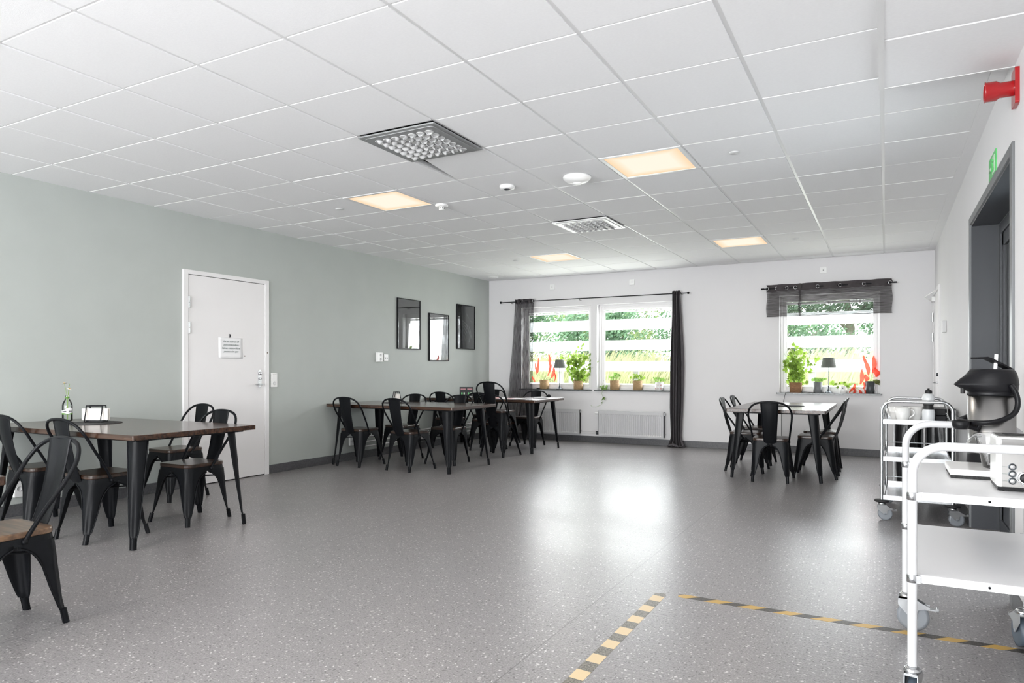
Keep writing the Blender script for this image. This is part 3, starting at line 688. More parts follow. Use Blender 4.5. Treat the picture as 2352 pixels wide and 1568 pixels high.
def hR(t): return .062 + .04 * min(1, t * 2.2) - .022 * max(0, (t - .75)) * 4 * (1 if t < .96 else .5) + .05 * max(0, (t - .93) / .07) ** 1.5
drape('cloth', e, .004, 2.315, cR, hR, lambda t: .040 + .008 * t + .03 * max(0, (t - .95) / .05), 5, 'curtain_solid', nu=120, nz=40)
drape('hem', e, 2.25, 2.3155, lambda t: 3.25, lambda t: .063, lambda t: .0405, 5, 'hem', nz=2, ybase=-.002, nm='heading_band')
f = B(); vs = []; fs = []
for j in range(7):
    for i in range(25):
        u = i / 24; t = j / 6; vs.append((3.135 + u * .24 + .01 * sin(9 * t), -.03 - .075 * sin(pi * t) + .012 * sin(22 * u), .004 + .045 * (1 - t) * abs(sin(3.3 * u + .6)) + .012 * abs(sin(14 * u))))
for j in range(6):
    for i in range(24): fs.append((j * 25 + i, j * 25 + i + 1, (j + 1) * 25 + i + 1, (j + 1) * 25 + i))
f.add(vs, fs, True).obj('pooled_hem', 'curtain_solid', e)
# valance
e = empty('curtain_rod', (5.27, RY, 2.272), 0, 'short black curtain rod carrying the sheer valance', 'rod')
B().tube([(-.82, 0, 0), (.82, 0, 0)], .0075, 10).obj('rod', 'metal_black', e)
for q in (-1, 1): B().tube([(q * .79, 0, 0), (q * .83, 0, 0)], .011, 10).obj('end_cap', 'metal_black', e)
for q in (-.74, .76): B().tube([(q, 0, -.008), (q, 0, -.02), (q, .085, -.02)], .004, 6).obj('bracket', 'metal_black', e)
e = empty('valance', (0, RY, 0), 0, 'short sheer dark grey valance with metal eyelets over the right window', 'curtain')
def val(x0, x1, yb, folds, ph):
    kw = dict(ph=ph, nu=70, nz=14, ybase=yb)
    drape('c', e, 1.885, 2.232, lambda t: (x0 + x1) / 2, lambda t: (x1 - x0) / 2, lambda t: .022, folds, 'valance', **kw)
    drape('c', e, 2.232, 2.325, lambda t: (x0 + x1) / 2, lambda t: (x1 - x0) / 2, lambda t: .022, folds, 'hem', nm='heading_band', **kw)
    drape('c', e, 1.880, 1.887, lambda t: (x0 + x1) / 2, lambda t: (x1 - x0) / 2, lambda t: .022, folds, 'hem', nm='bottom_hem', **kw)
val(4.51, 4.96, .0, 1.6, 0); val(4.925, 6.045, -.012, 4.0, 1.2)
for k, x in enumerate((4.525, 4.645, 4.775, 4.885, 5.03, 5.165, 5.30, 5.44, 5.575, 5.72, 5.86, 6.02)): grommet(e, x, -.006, 2.272, R(25 if k % 2 else -25), .021)

# ------------------------------------------------------------------ chairs and tables
def corner_sheet(b, sx, sy, levels, rc, cols=13, groove=None, th=.004):
    """levels: (z, px, py, w) corner point and half arc width; folded sheet wrapping the corner (sx,sy)"""
    def pt(px, py, w, t, off=0):
        q = t * w; arc = rc * pi / 4; rr = rc
        ix, iy = px - rr, py - rr           # arc centre (positive quadrant)
        if abs(q) <= arc:
            a = pi / 4 + q / rr; x, y = ix + (rr - off) * cos(a), iy + (rr - off) * sin(a)
        elif q > 0: x, y = ix - (q - arc), py - off
        else: x, y = px - off, iy + (q + arc)
        return x * sx, y * sy
    outer = []; inner = []
    for (z, px, py, w) in levels:
        for k in range(cols):
            t = 2 * k / (cols - 1) - 1; g = 0
            if groove and groove[0] < z < groove[1]:
                g = groove[2] * math.exp(-(t * w / .010) ** 2)
            x, y = pt(px, py, w, t, g); outer.append((x, y, z))
            x, y = pt(px, py, w, t, g + th); inner.append((x, y, z))
    n = cols; m_ = len(levels); fs = []; flip = sx * sy < 0
    def F(a, b_, c_, d_): fs.append((d_, c_, b_, a) if flip else (a, b_, c_, d_))
    o = len(outer)
    for j in range(m_ - 1):
        for i in range(n - 1):
            F(j * n + i, j * n + i + 1, (j + 1) * n + i + 1, (j + 1) * n + i)
            F(o + j * n + i + 1, o + j * n + i, o + (j + 1) * n + i, o + (j + 1) * n + i + 1)
        F(j * n, (j + 1) * n, o + (j + 1) * n, o + j * n); F((j + 1) * n + n - 1, j * n + n - 1, o + j * n + n - 1, o + (j + 1) * n + n - 1)
    b.add(outer + inner, fs, True)
    eL = [outer[j * n] for j in range(m_)]; eR = [outer[j * n + n - 1] for j in range(m_)]
    return eL, eR
HC_ = .822
def make_chair(seat_mat='wood_seat'):
    c = empty('dining_chair', label='x', cat='chair')
    s = B(); s.prism(rrect(-.172, .172, -.172, .172, .055, 6), .418, .445); s.obj('seat', seat_mat, c, bevel=.006)
    s = B(); n = len(rrect(0, 1, 0, 1, .1, 6)); o1 = rrect(-.170, .170, -.170, .170, .055, 6); o0 = rrect(-.174, .174, -.174, .174, .058, 6); oi = rrect(-.164, .164, -.164, .164, .05, 6)
    vs = [(x, y, .385) for x, y in o0] + [(x, y, .418) for x, y in o1] + [(x, y, .418) for x, y in oi] + [(x, y, .385) for x, y in oi]; fs = []
    for q in range(4):
        for i in range(n): fs.append((q * n + i, q * n + (i + 1) % n, ((q + 1) % 4) * n + (i + 1) % n, ((q + 1) % 4) * n + i))
    s.add(vs, fs, False); s.obj('seat_frame', 'metal_black', c, bevel=0)
    for (sx, sy, fx, fy) in ((1, 1, .215, .205), (-1, 1, .215, .205), (1, -1, .170, .212), (-1, -1, .170, .212)):
        lv = []
        ctrl = [(.392, .168), (.378, .160), (.370, .140), (.360, .122), (.345, .105), (.32, .088), (.28, .072), (.23, .062), (.18, .052), (.13, .040), (.095, .031), (.078, .026), (.066, .021), (.055, .019), (.0, .018)]
        for z, w in ctrl:
            t = max(0, min(1, (.392 - z) / .392))
            k = t * .88 if z > .07 else .88 * (.392 - .07) / .392 + (.07 - z) / .07 * (1 - .88 * (.392 - .07) / .392)
            px = lerp(.174, fx + .012, k); py = lerp(.174, fy + .012, k)
            lim = .97 * (min(px, py) - .0) - .058 * (1 - pi / 4)
            lv.append((z, px, py, min(w, lim)))
        b = B(); eL, eR = corner_sheet(b, sx, sy, lv, .052 if 0 else .045, groove=(.075, .30, .006))
        for ed in (eL, eR): b.tube(ed[1:-2], .0038, 6)
        ft = lv[-1]; b.tube([((ft[1] - .014) * sx, (ft[2] - .014) * sy, 0), ((lv[-3][1] - .014) * sx, (lv[-3][2] - .014) * sy, .066)], .0145, 10)
        b.obj('leg', 'metal_black', c)
    b = B(); b.tube([(.165, .165, .335), (-.160, -.160, .335)], .006, 6); b.tube([(-.165, .165, .327), (.160, -.160, .327)], .006, 6); b.obj('stretcher', 'metal_black', c)
    hp = [(.172, -.035, .40), (.178, -.055, .44), (.190, -.11, .53), (.203, -.175, .625), (.207, -.215, .69), (.198, -.242, .735), (.172, -.264, .775), (.130, -.279, .802), (.072, -.286, .817), (0, -.288, HC_)]
    hp = hp + [(-x, y, z) for x, y, z in hp[-2::-1]]
    sm_ = []
    for i in range(len(hp) - 1):                    # catmull-rom
        p0, p1, p2, p3 = [Vector(hp[max(0, min(len(hp) - 1, i + q))]) for q in (-1, 0, 1, 2)]
        for k in range(3):
            t = k / 3; sm_.append(.5 * ((2 * p1) + (p2 - p0) * t + (2 * p0 - 5 * p1 + 4 * p2 - p3) * t * t + (3 * p1 - p0 - 3 * p2 + p3) * t ** 3))
    sm_.append(Vector(hp[-1]))
    b = B(); b.tube(sm_, .0098, 10)
    for q in (-1, 1): b.lathe([(0, -.012), (.012, -.01), (.012, .01), (0, .012)], 10, (q * .174, -.035, .402))
    b.obj('back_hoop', 'metal_black', c)
    # splat
    vs = []; fs = []; nz_, nx_ = 12, 10
    for j in range(nz_ + 1):
        t = j / nz_; z = .392 + t * (HC_ - .392 - .002); y = lerp(-.176, -.284, t ** .9) - .012 * sin(pi * t); hw = .058 + .028 * t
        for i in range(nx_ + 1):
            u = 2 * i / nx_ - 1; d_ = .010 * (u * u)
            em_ = .003 if (abs(u) < .42 and .22 < t < .88) else 0
            vs.append((u * hw, y + d_ - em_, z))
    k = len(vs); vs += [(x, y + .003, z) for x, y, z in vs]
    m_ = nx_ + 1
    for j in range(nz_):
        for i in range(nx_):
            fs.append((j * m_ + i, j * m_ + i + 1, (j + 1) * m_ + i + 1, (j + 1) * m_ + i)); fs.append((k + j * m_ + i + 1, k + j * m_ + i, k + (j + 1) * m_ + i, k + (j + 1) * m_ + i + 1))
        fs.append((j * m_, (j + 1) * m_, k + (j + 1) * m_, k + j * m_)); fs.append(((j + 1) * m_ + nx_, j * m_ + nx_, k + j * m_ + nx_, k + (j + 1) * m_ + nx_))
    b = B().add(vs, fs, True)
    for q in (0, nx_): b.tube([vs[j * m_ + q] for j in range(nz_ + 1)], .0032, 6)
    b.obj('backrest', 'metal_black', c)
    return c
ch0 = make_chair(); used = [False]
def chair(x, y, deg, label, group, z=0, tilt=0):
    o = ch0 if not used[0] else copy_tree(ch0); used[0] = True
    place(o, (x, y, z), R(deg), label, group); o.rotation_euler = (R(tilt), 0, R(deg)); return o
GA = 'black metal chairs around the nearest full table'; GB = 'black metal chairs around the middle table'; GC = 'black metal chairs around the far left table'; GD = 'black metal chairs around the right table'
chair(.50, 2.89, 0, 'black metal chair on the near side of the left table, cut by the photo edge', GA)
chair(1.215, 2.89, 0, 'black metal chair on the near side of the left table, below the flower bottle', GA)
chair(.355, 4.09, 178, 'black metal chair across the left table, the farther one, against the white door', GA)
chair(1.315, 3.53, 181, 'black metal chair across the left table, nearer one beside the table leg', GA)
chair(.41, 6.535, 0, 'black metal chair on the near side of the middle table, nearest the green wall', GB)
chair(1.16, 6.525, -4, 'black metal chair on the near side of the middle table, second from the green wall', GB)
chair(.53, 7.22, 180, 'black metal chair across the middle table, the one nearer the green wall', GB)
chair(1.255, 7.19, 181, 'black metal chair across the middle table, just left of its right legs', GB)
chair(.33, 8.64, 2, 'black metal chair on the near side of the far left table, by the green wall', GC)
chair(1.44, 8.15, 0, 'black metal chair standing on the floor, lower one of the two stacked chairs', GC)
chair(1.455, 8.10, 0, 'black metal chair stacked on top of another chair, its back rising highest', GC, z=.165, tilt=0)
chair(.96, 8.65, 3, 'black metal chair at the far left table, half hidden behind the stacked chairs', GC)
chair(.42, 9.55, 180, 'black metal chair on the far side of the far left table, in the room corner', GC)
chair(1.245, 9.39, 180, 'black metal chair across the far left table, in front of the radiator', GC)
chair(4.925, 7.71, 4, 'black metal chair at the short near end of the right table, back towards the camera', GD)
chair(4.585, 8.31, -90, 'black metal chair on the left long side of the right table, nearer one', GD)
chair(4.57, 9.02, -90, 'black metal chair on the left long side of the right table, farther one', GD)
chair(5.315, 8.17, 90, 'black metal chair on the right long side of the right table, nearer one', GD)
chair(5.31, 8.83, 90, 'black metal chair on the right long side of the right table, farther one', GD)
f1 = chair(2.535, 1.615, 179, 'foreground black metal chair with a worn brown wood seat at the bottom left', None)
for k in kids(f1):
    if k.name.startswith('seat') and 'frame' not in k.name: k.data = k.data.copy(); k.data.materials[0] = M['wood_seat_brown']

HT = .735
def make_table():
    t = empty('dining_table', label='x', cat='table'); w, l = .485, .91
    B().prism(rrect(-l, l, -w, w, .012, 3), HT - .034, HT).obj('table_top', 'wood', t, bevel=.003)
    B().prism(rrect(-l + .06, l - .06, -w + .06, w - .06, .01, 2), HT - .048, HT - .0345).obj('under_frame', 'metal_black', t, bevel=.002)
    for sx in (-1, 1):
        for sy in (-1, 1):
            lv = []
            for z, w_ in ((.687, .078), (.60, .072), (.48, .063), (.36, .053), (.24, .043), (.14, .034), (.095, .028), (.075, .020), (.0, .018)):
                t_ = (.687 - z) / .687; lv.append((z, lerp(l - .100, l - .060, t_), lerp(w - .085, w - .035, t_), w_))
            b = B(); eL, eR = corner_sheet(b, sx, sy, lv, .042, groove=(.09, .38, .006))
            for ed in (eL, eR): b.tube(ed, .004, 6)
            ft = lv[-1]; b.tube([((ft[1] - .014) * sx, (ft[2] - .014) * sy, 0), ((ft[1] - .018) * sx, (ft[2] - .018) * sy, .075)], .0145, 10)
            b.obj('table_leg', 'metal_black', t)
    return t
t0 = make_table()
for k, (x, y, rz, lb) in enumerate(((.945, 3.185, 0, 'nearest full dark wood table with black legs, in front of the white door'), (.935, 6.85, 0, 'middle dark wood table with black legs against the green wall'),
        (.915, 8.93, 0, 'far dark wood table with papers on it, in the left corner by the curtain'), (4.965, 8.53, pi / 2, 'dark wood table standing free under the right window, its short end to the camera'),
        (2.085, .955, 0, 'dark wood table of which only a corner shows at the left photo edge'))):
    o = t0 if k == 0 else copy_tree(t0); place(o, (x, y, 0), rz, lb, 'dark wood dining tables')

# things on the tables
def placemat(x, y, r, lb):
    o = B().lathe([(0, 0), (r, 0), (r, .004), (0, .004)], 48).obj('round_placemat', 'mat'); o.location = (x, y, HT + .0003); return tag(o, lb, 'placemat', 'round dark placemats')
placemat(.63, 3.18, .20, 'round dark felt mat under the napkin holder on the nearest table')
placemat(.66, 6.95, .20, 'round dark felt mat on the middle table')
placemat(4.975, 8.45, .20, 'round dark mat on the right table')
def napkins(x, y, rz, lb1, lb2):
    z = HT + .005
    e = empty('napkin_holder', (x, y, z), rz, lb1, 'napkin holder', 'black napkin holders')
    for s_ in (-1, 1):
        f = B(); a, h = .06, .122
        pr = [(0.0, .052), (.3, .046), (.6, .034), (1, .026)]
        L1 = [(-a - .012 * 0 + 0, s_ * (yy), .006 + h * tt) for tt, yy in pr]
        f.tube(L1, .0042, 8); f.tube([(a, q[1], q[2]) for q in L1], .0042, 8); f.tube([(-a, L1[-1][1], L1[-1][2]), (a, L1[-1][1], L1[-1][2])], .0048, 8)
        f.obj('side_frame', 'metal_black', e)
    f = B(); f.box(-.063, .063, -.030, .030, .008, .017)
    for q in (-.06, .06): f.tube([(q, -.052, .006), (q, .052, .006)], .004, 6)
    f.obj('base', 'metal_black', e)
    for q in (-.06, .06): B().box(q - .003, q + .003, -.026, .026, .125, .131).obj('top_bridge', 'metal_black', e)
    n_ = empty('napkin_stack', (x, y, z), rz, lb2, 'napkins', 'stacks of white napkins')
    for k in range(5): B().box(-.098 + .002 * (k % 2), .098 - .003 * (k % 3), -.020 + k * .0085, -.0125 + k * .0085, .0175, .106 - .002 * (k % 3)).obj('folded_napkin', 'napkin', n_, bevel=.002)
napkins(.62, 3.21, R(31), 'black wire napkin holder on the mat on the nearest table', 'white paper napkins in the holder on the nearest table')
napkins(.62, 6.98, R(-42), 'black wire napkin holder on the middle table', 'white paper napkins in the holder on the middle table')
# bottle with flowers
bt = empty('glass_bottle', (.27, 3.19, HT), 0, 'small clear glass bottle vase with a printed label, on the nearest table', 'bottle')
B().lathe([(0, .004), (.033, .004), (.037, .010), (.037, .125), (.034, .145), (.022, .168), (.0135, .182), (.0135, .205)], 28, captop=False).obj('glass', 'bottle_glass', bt)
B().lathe([(.0142, .184), (.0158, .186), (.0158, .192), (.0142, .194)], 20).obj('neck_ring', 'lgreen', bt)
f = B(); vs = []; fs = []
for i in range(25):
    a = R(-150 + 6.5 * i * 1.2) ; zt = .100 + .012 * cos(a * 2.0); zb = .058
    vs += [(.0375 * cos(a), .0375 * sin(a), zb), (.0375 * cos(a), .0375 * sin(a), zt)]
for i in range(24): fs.append((2 * i, 2 * i + 2, 2 * i + 3, 2 * i + 1))
f.add(vs, fs, True).obj('paper_label', 'paper', bt)
f = B(); vs = []; fs = []
for i in range(25):
    a = R(-150 + 6.5 * i * 1.2); zt = .060 + .010 * abs(sin(a * 1.5 + .6)); vs += [(.0378 * cos(a), .0378 * sin(a), .057), (.0378 * cos(a), .0378 * sin(a), zt)]
for i in range(24): fs.append((2 * i, 2 * i + 2, 2 * i + 3, 2 * i + 1))
f.add(vs, fs, True).obj('label_band', 'lgreen', bt)
va = math.atan2(0 - 3.19, CX - .27)
for body, da in (('aqua', -.55), ('bon', .55)):
    a = va + da; text_mesh('label_text', body, .016, 'black_ink', bt, Matrix.Translation((.0383 * cos(a), .0383 * sin(a), .078)) @ Matrix.Rotation(a + pi / 2, 4, 'Z') @ Matrix.Rotation(pi / 2, 4, 'X'), bold=.0005)
def daisy(x, y, zt, dx, dy, tilt, lb):
    e = empty('daisy', (.27, 3.19, HT), 0, lb, 'flower', 'daisies in the bottle vase')
    B().tube([(0, 0, .012), (dx * .1, dy * .1, .12), (dx * .1, dy * .1, .20), (dx * .6, dy * .6, zt - .04), (dx, dy, zt)], .0017, 6).obj('stem', 'green_stem', e)
    MT = Matrix.Translation((dx, dy, zt)) @ Matrix.Rotation(tilt, 4, Vector((sin(.5), -cos(.5), 0)))
    f = B(); np_ = 16
    for k in range(np_):
        a = 2 * pi * k / np_; ca, sa = cos(a), sin(a); w_ = .0035
        f.add([(.005 * ca, .005 * sa, 0), (.013 * ca - w_ * sa, .013 * sa + w_ * ca, -.002), (.023 * ca, .023 * sa, -.006), (.013 * ca + w_ * sa, .013 * sa - w_ * ca, -.002)], [(0, 1, 2, 3)])
    f.xf(MT); f.obj('petals', 'petal', e)
    f = B().lathe([(0, .004), (.005, .003), (.007, 0), (0, -.002)], 14); f.xf(MT); f.obj('flower_centre', 'yellow', e)
daisy(0, 0, .305, -.022, -.012, .35, 'taller white daisy leaning left out of the bottle vase')
daisy(0, 0, .262, .014, .008, -.5, 'shorter white daisy leaning right out of the bottle vase')
f = B()
for k in range(6): f.add([(.002 * k, .001, .215 + .016 * k), (.012 + .002 * k, .006 * (-1) ** k, .228 + .016 * k), (.002 * k, .004, .225 + .016 * k)], [(0, 1, 2)])
f.tube([(0, 0, .012), (.0, .0, .2), (.004, .0, .24), (.018, .004, .30)], .0015, 6)
o = f.obj('green_sprig', 'green_stem'); o.location = (.274, 3.192, HT); tag(o, 'thin green sprig between the daisies in the bottle vase', 'plant')

# far left table : menu board, magazines, papers, ball-headed handle
e = empty('table_menu', (.36, 9.05, HT), R(28), 'black framed upright menu card with pink headings on the far left table', 'menu')
B().box(-.105, .105, -.004, .004, .0, .150).obj('card', 'print_black', e); B().box(-.09, .09, -.03, .03, 0, .006).obj('foot', 'plastic', e)
for q in (-1, 1):
    B().box(q * .05 - .038, q * .05 + .038, -.0055, -.0045, .112, .124).obj('printed_heading', 'pink', e)
    for r in range(2): B().box(q * .05 - .03 + .035 * r, q * .05 - .008 + .035 * r, -.0055, -.0045, .035, .065).obj('printed_picture', ('green', 'pale_green')[r], e)
def sheet(name, x, y, rz, w, h, t, m, lb, cat, grp=None, z=0):
    o = B().box(-w / 2, w / 2, -h / 2, h / 2, 0, t).obj(name, m, loc=(x, y, HT + .0003 + z)); o.rotation_euler = (0, 0, rz); return tag(o, lb, cat, grp)
o = empty('magazine', (1.08, 8.75, HT + .0005), R(25), 'red and white magazine lying on the far left table', 'magazine'); B().box(-.105, .105, -.148, .148, 0, .006).obj('pages', 'paper', o); B().box(-.10, .02, -.14, .05, .006, .0065).obj('cover_print', 'magred', o)
o = empty('magazine', (1.36, 8.70, HT + .0005), R(-20), 'white magazine with a salmon picture on the far left table', 'magazine'); B().box(-.105, .105, -.148, .148, 0, .006).obj('pages', 'paper', o); B().box(-.06, .09, -.12, -.02, .006, .0065).obj('cover_print', 'pink', o)
o = empty('paper_pile', (1.60, 9.02, HT + .0005), R(20), 'untidy pile of white papers near the right end of the far left table', 'papers')
for k in range(5): p_ = B().box(-.09, .09, -.12, .12, .004 * k, .004 * k + .003).obj('sheet', 'paper', o); p_.rotation_euler = (0, 0, .15 * k); p_.location = (.012 * k, -.008 * k, 0)
e = empty('ball_headed_handle', (1.72, 9.0, HT), R(28), 'black ball-headed handle like a microphone on the corner of the far left table', 'microphone')
B().lathe([(0, -.028), (.016, -.024), (.027, -.008), (.028, .008), (.018, .023), (0, .028)], 20, (.045, 0, .036)).obj('ball_head', 'metal_black', e)
B().tube([(.025, 0, .026), (-.03, 0, .014), (-.13, 0, .007)], [.012, .010, .006], 10).obj('handle', 'metal_black', e)

# ------------------------------------------------------------------ window plants and lamps
SY = YB + .035; SZ = WZ0
def star_leaf(b, c, n, up, size, lobes=5):
    n = Vector(n).normalized(); up = Vector(up); t = (up - n * up.dot(n))
    if t.length < .01: t = n.orthogonal()
    t.normalize(); s_ = n.cross(t); c = Vector(c); pts = []
    if lobes == 0:
        for u, v in ((0, 0), (.25, .17), (.55, .2), (.8, .1), (1.05, 0), (.8, -.12), (.55, -.19), (.25, -.15)): pts.append(c + t * (u * size) + s_ * (v * size) + n * (.12 * size * sin(3 * u)))
        b.add([c] + pts[1:], [(0, i, i + 1) for i in range(1, 7)]); return
    m_ = lobes * 2 + 1
    for k in range(m_):
        a = -2.3 + 4.6 * k / (m_ - 1); r = size * ((1 - .12 * abs(a)) if k % 2 else .42) * .62
        pts.append(c + t * (r * cos(a) + size * .25) + s_ * (r * sin(a)) - n * (.16 * r * abs(sin(a * 1.5))))
    b.add([c + t * size * .05] + pts, [(0, i, i + 1) for i in range(1, m_)])
def pot(parent, r0, r1, h, m, sq=0, soil=True):
    B().lathe([(0, 0), (r0 * .9, 0), (r0, .006), (r1, h), (r1 - .006, h), (r0 - .006, .012), (0, .012)], 28, sq=sq).obj('pot', m, parent)
    if soil: B().lathe([(0, h - .02), (r1 - .008, h - .02)], 20, sq=sq * .9).obj('soil', 'soil', parent)
def bushy(x, name, lb, rp, hp, height, spread, nst, nl, size, m='leaf', pm='basket', sq=0, seed=1, y=SY, gap=0, droop=.3):
    rnd = random.Random(seed)
    e = empty(name, (x, y, SZ), 0, lb, 'plant'); pot(e, rp * .92, rp, hp, pm, sq)
    st = B(); lf = B()
    for s_ in range(nst):
        a = rnd.uniform(0, 2 * pi); k = rnd.uniform(.3, 1); top = Vector((spread * k * cos(a), .4 * min(spread, .09) * sin(a), hp + height * rnd.uniform(.6, 1) * (1.15 - .45 * k)))
        if s_ == 0: top = Vector((spread * .08, 0, hp + height))
        p0 = Vector((rp * .3 * cos(a), rp * .3 * sin(a), hp - .02)); mid = (p0 + top) / 2 + Vector((0, 0, .03))
        P_ = [p0, mid, top]; st.tube(P_, [.003, .0022, .0015], 5)
        for q in range(nl):
            t = rnd.uniform(gap, 1.0); base = p0.lerp(mid, t * 2) if t < .5 else mid.lerp(top, t * 2 - 1)
            an = rnd.uniform(0, 2 * pi); d_ = Vector((cos(an), .45 * sin(an), rnd.uniform(-droop, .5))); c_ = base + d_ * size * rnd.uniform(.5, 1.0)
            c_.y = max(-.065, min(.055, c_.y)); st.tube([base, c_], .0009, 4, cap=False)
            star_leaf(lf, c_, (rnd.uniform(-.5, .5), -1 + rnd.uniform(-.3, .3), rnd.uniform(-.2, .9)), (d_.x, d_.y, d_.z - .35), size * rnd.uniform(.7, 1.25), 5)
    st.obj('stems', 'green_stem', e); lf.obj('foliage', m, e); return e
def redplant(x, lb, rp, hp, leaves, pm, extra=None, seed=1, olive=0, y=SY):
    rnd = random.Random(seed); e = empty('red_leaved_plant', (x, y, SZ), 0, lb, 'plant', 'red-leaved plants'); pot(e, rp * .8 if pm == 'dark_pot' else rp * .95, rp, hp, pm)
    st = B(); lf = B(); ol = B()
    for (dx, z0, ln, ang, wd, fr) in leaves:          # wavy long leaves
        pts = []; n_ = 8; a = R(ang); vs = []; fs = []
        for k in range(n_ + 1):
            t = k / n_; w_ = wd * sin(pi * min(1, t * .93 + .07)) ** .8 * (1 + .12 * sin(9 * t + dx * 50)); cx_ = dx + ln * t * sin(a) + .012 * sin(5 * t); cz = z0 + ln * t * cos(a)
            yy = fr + .012 * sin(6 * t + dx * 30); vs += [(cx_ - w_ * cos(a), yy + .006 * sin(11 * t), cz + w_ * sin(a)), (cx_, yy - .008, cz), (cx_ + w_ * cos(a), yy + .006 * cos(9 * t), cz - w_ * sin(a))]
        for k in range(n_): fs += [(3 * k, 3 * k + 1, 3 * k + 4, 3 * k + 3), (3 * k + 1, 3 * k + 2, 3 * k + 5, 3 * k + 4)]
        lf.add(vs, fs, True); st.tube([(0, 0, hp - .015), (dx * .45, fr * .5, (hp + z0) / 2 + .02), (dx, fr, z0 + .006)], .0022, 5)
    for k in range(olive):
        a = rnd.uniform(-.6, 1.2); star_leaf(ol, (.02 + .03 * rnd.random(), -.02 * k, hp + .02), (0, -1, .3), (1, 0, -.6 - k * .3), .11, 0)
    st.obj('stems', 'green_stem', e); lf.obj('red_leaves', 'leaf_red', e)
    if olive: ol.obj('olive_leaves', 'leaf_olive', e)
    return e
def lamp(x, lb, y=SY):
    e = empty('table_lamp', (x, y, SZ), 0, lb, 'lamp', 'small dark table lamps')
    B().lathe([(0, 0), (.052, 0), (.052, .006), (.035, .014), (.018, .035), (.010, .065), (.009, .085), (.014, .092), (.006, .10), (0, .10)], 24).obj('lamp_base', 'lamp_metal', e)
    B().tube([(0, 0, .095), (0, 0, .40)], .0045, 8).obj('stem', 'lamp_metal', e)
    vs = []; n_ = 56
    for r, z in ((.098, .345), (.070, .48)):
        for j in range(n_): a = 2 * pi * j / n_; rr = r * (1 + .012 * (j % 2)); vs.append((rr * cos(a), rr * sin(a), z))
    f = B().add(vs, [(j, (j + 1) % n_, n_ + (j + 1) % n_, n_ + j) for j in range(n_)]); o = f.obj('lamp_shade', 'shade', e); q = o.modifiers.new('s', 'SOLIDIFY'); q.thickness = .002
    return e
def px(u, y=SY):        # centre position on the sill for a thing whose middle is seen at column u
    rx = (u - 1158.86) / 1600.98; sn, cs = sin(.5006), cos(.5006)
    return CX + y * (-sn + rx * cs) / (cs + rx * sn)
redplant(px(1250), 'red-leaved plant in a straw basket pot on the left window sill, beside the curtain', .078, .150, [(-.13, .26, .26, 8, .024, 0), (-.155, .24, .20, -4, .018, .02), (.06, .22, .22, 25, .022, -.01), (.10, .36, .23, -2, .026, 0), (.125, .18, .20, 18, .028, .01), (.17, .12, .18, 8, .012, .02), (-.19, .10, .12, -10, .018, .0)], 'basket')
lamp(px(1285.5), 'small dark table lamp on the left window sill')
bushy(px(1328), 'leafy_plant', 'tall bright green leafy plant in a straw basket on the left window sill', .078, .140, .57, .27, 14, 17, .068, seed=3)
bushy(px(1412), 'potted_plant', 'low green plant, left one of the two straw baskets on the second sill', .079, .150, .12, .10, 7, 4, .04, seed=5, m='leaf_mid')
bushy(px(1464.5), 'potted_plant', 'low green plant, right one of the two straw baskets on the second sill', .076, .150, .10, .10, 9, 6, .04, seed=8)
o = bushy(px(1514), 'potted_plant', 'trailing green plant in a white pot with red dots, beside the long curtain', .062, .125, .08, .13, 7, 5, .036, m='leaf_mid', pm='ceramic', seed=11)
for q in range(3):
    for r in range(2):
        a = -pi / 2 + (q - 1) * .7; f = B().lathe([(0, 0), (.007, 0), (.007, .001), (0, .001)], 10); f.xf(Matrix.Translation((.0625 * cos(a), .0625 * sin(a), .03 + .055 * r)) @ Matrix.Rotation(a, 4, 'Z') @ Matrix.Rotation(pi / 2, 4, 'Y')); f.obj('red_dot', 'leaf_red', o)
e = empty('trailing_vine', (px(1388), SY - .02, SZ), 0, 'thin green vine creeping along the second sill and hanging below it', 'plant')
B().tube([(.10, 0, .01), (.04, -.02, .012), (.0, -.055, .008), (-.005, -.075, -.06), (.02, -.08, -.12), (-.01, -.08, -.16), (.015, -.08, -.20), (-.03, -.08, -.24), (-.10, -.08, -.27), (-.17, -.08, -.265), (-.19, -.08, -.235)], .0022, 6).tube([(.0, 0, .01), (-.03, .0, .08), (0, 0, .15), (.06, 0, .16)], .0012, 5).obj('stem', 'green_stem', e)
f = B(); rnd = random.Random(4)
for k in range(26): star_leaf(f, (rnd.uniform(-.05, .05), rnd.uniform(-.03, .03), rnd.uniform(.005, .06)), (rnd.uniform(-.5, .5), -1, .4), (rnd.uniform(-1, 1), 0, rnd.uniform(-.2, 1)), .035, 3)
star_leaf(f, (.01, -.085, -.12), (0, -1, .2), (.6, 0, -.5), .07, 3); star_leaf(f, (.0, -.085, -.19), (0, -1, .2), (-.3, 0, -.8), .03, 3)
f.obj('leaves', 'leaf_mid', e)
bushy(px(1828), 'leafy_plant', 'tall bright green leafy plant in a square brown basket on the right window sill', .083, .140, .55, .28, 14, 17, .068, pm='basket_brown', sq=.75, seed=21)
bushy(px(1878), 'potted_plant', 'small pale green plant in a grey tapered pot, left of the right lamp', .058, .150, .05, .075, 9, 5, .034, pm='zinc_pot', seed=23, m='leaf_mid')
lamp(px(1903), 'small dark table lamp on the right window sill')
e = redplant(px(1937), 'straggling red and yellow-green plant in a small white pot with a dark spot', .045, .098, [(.20, .12, .22, 10, .026, 0), (.19, .05, .14, 170, .022, 0), (.14, .13, .14, 205, .018, .01), (.24, .06, .10, 12, .018, 0), (.12, .0, .09, 15, .018, .0)], 'ceramic', seed=3)
f = B(); rnd = random.Random(9)
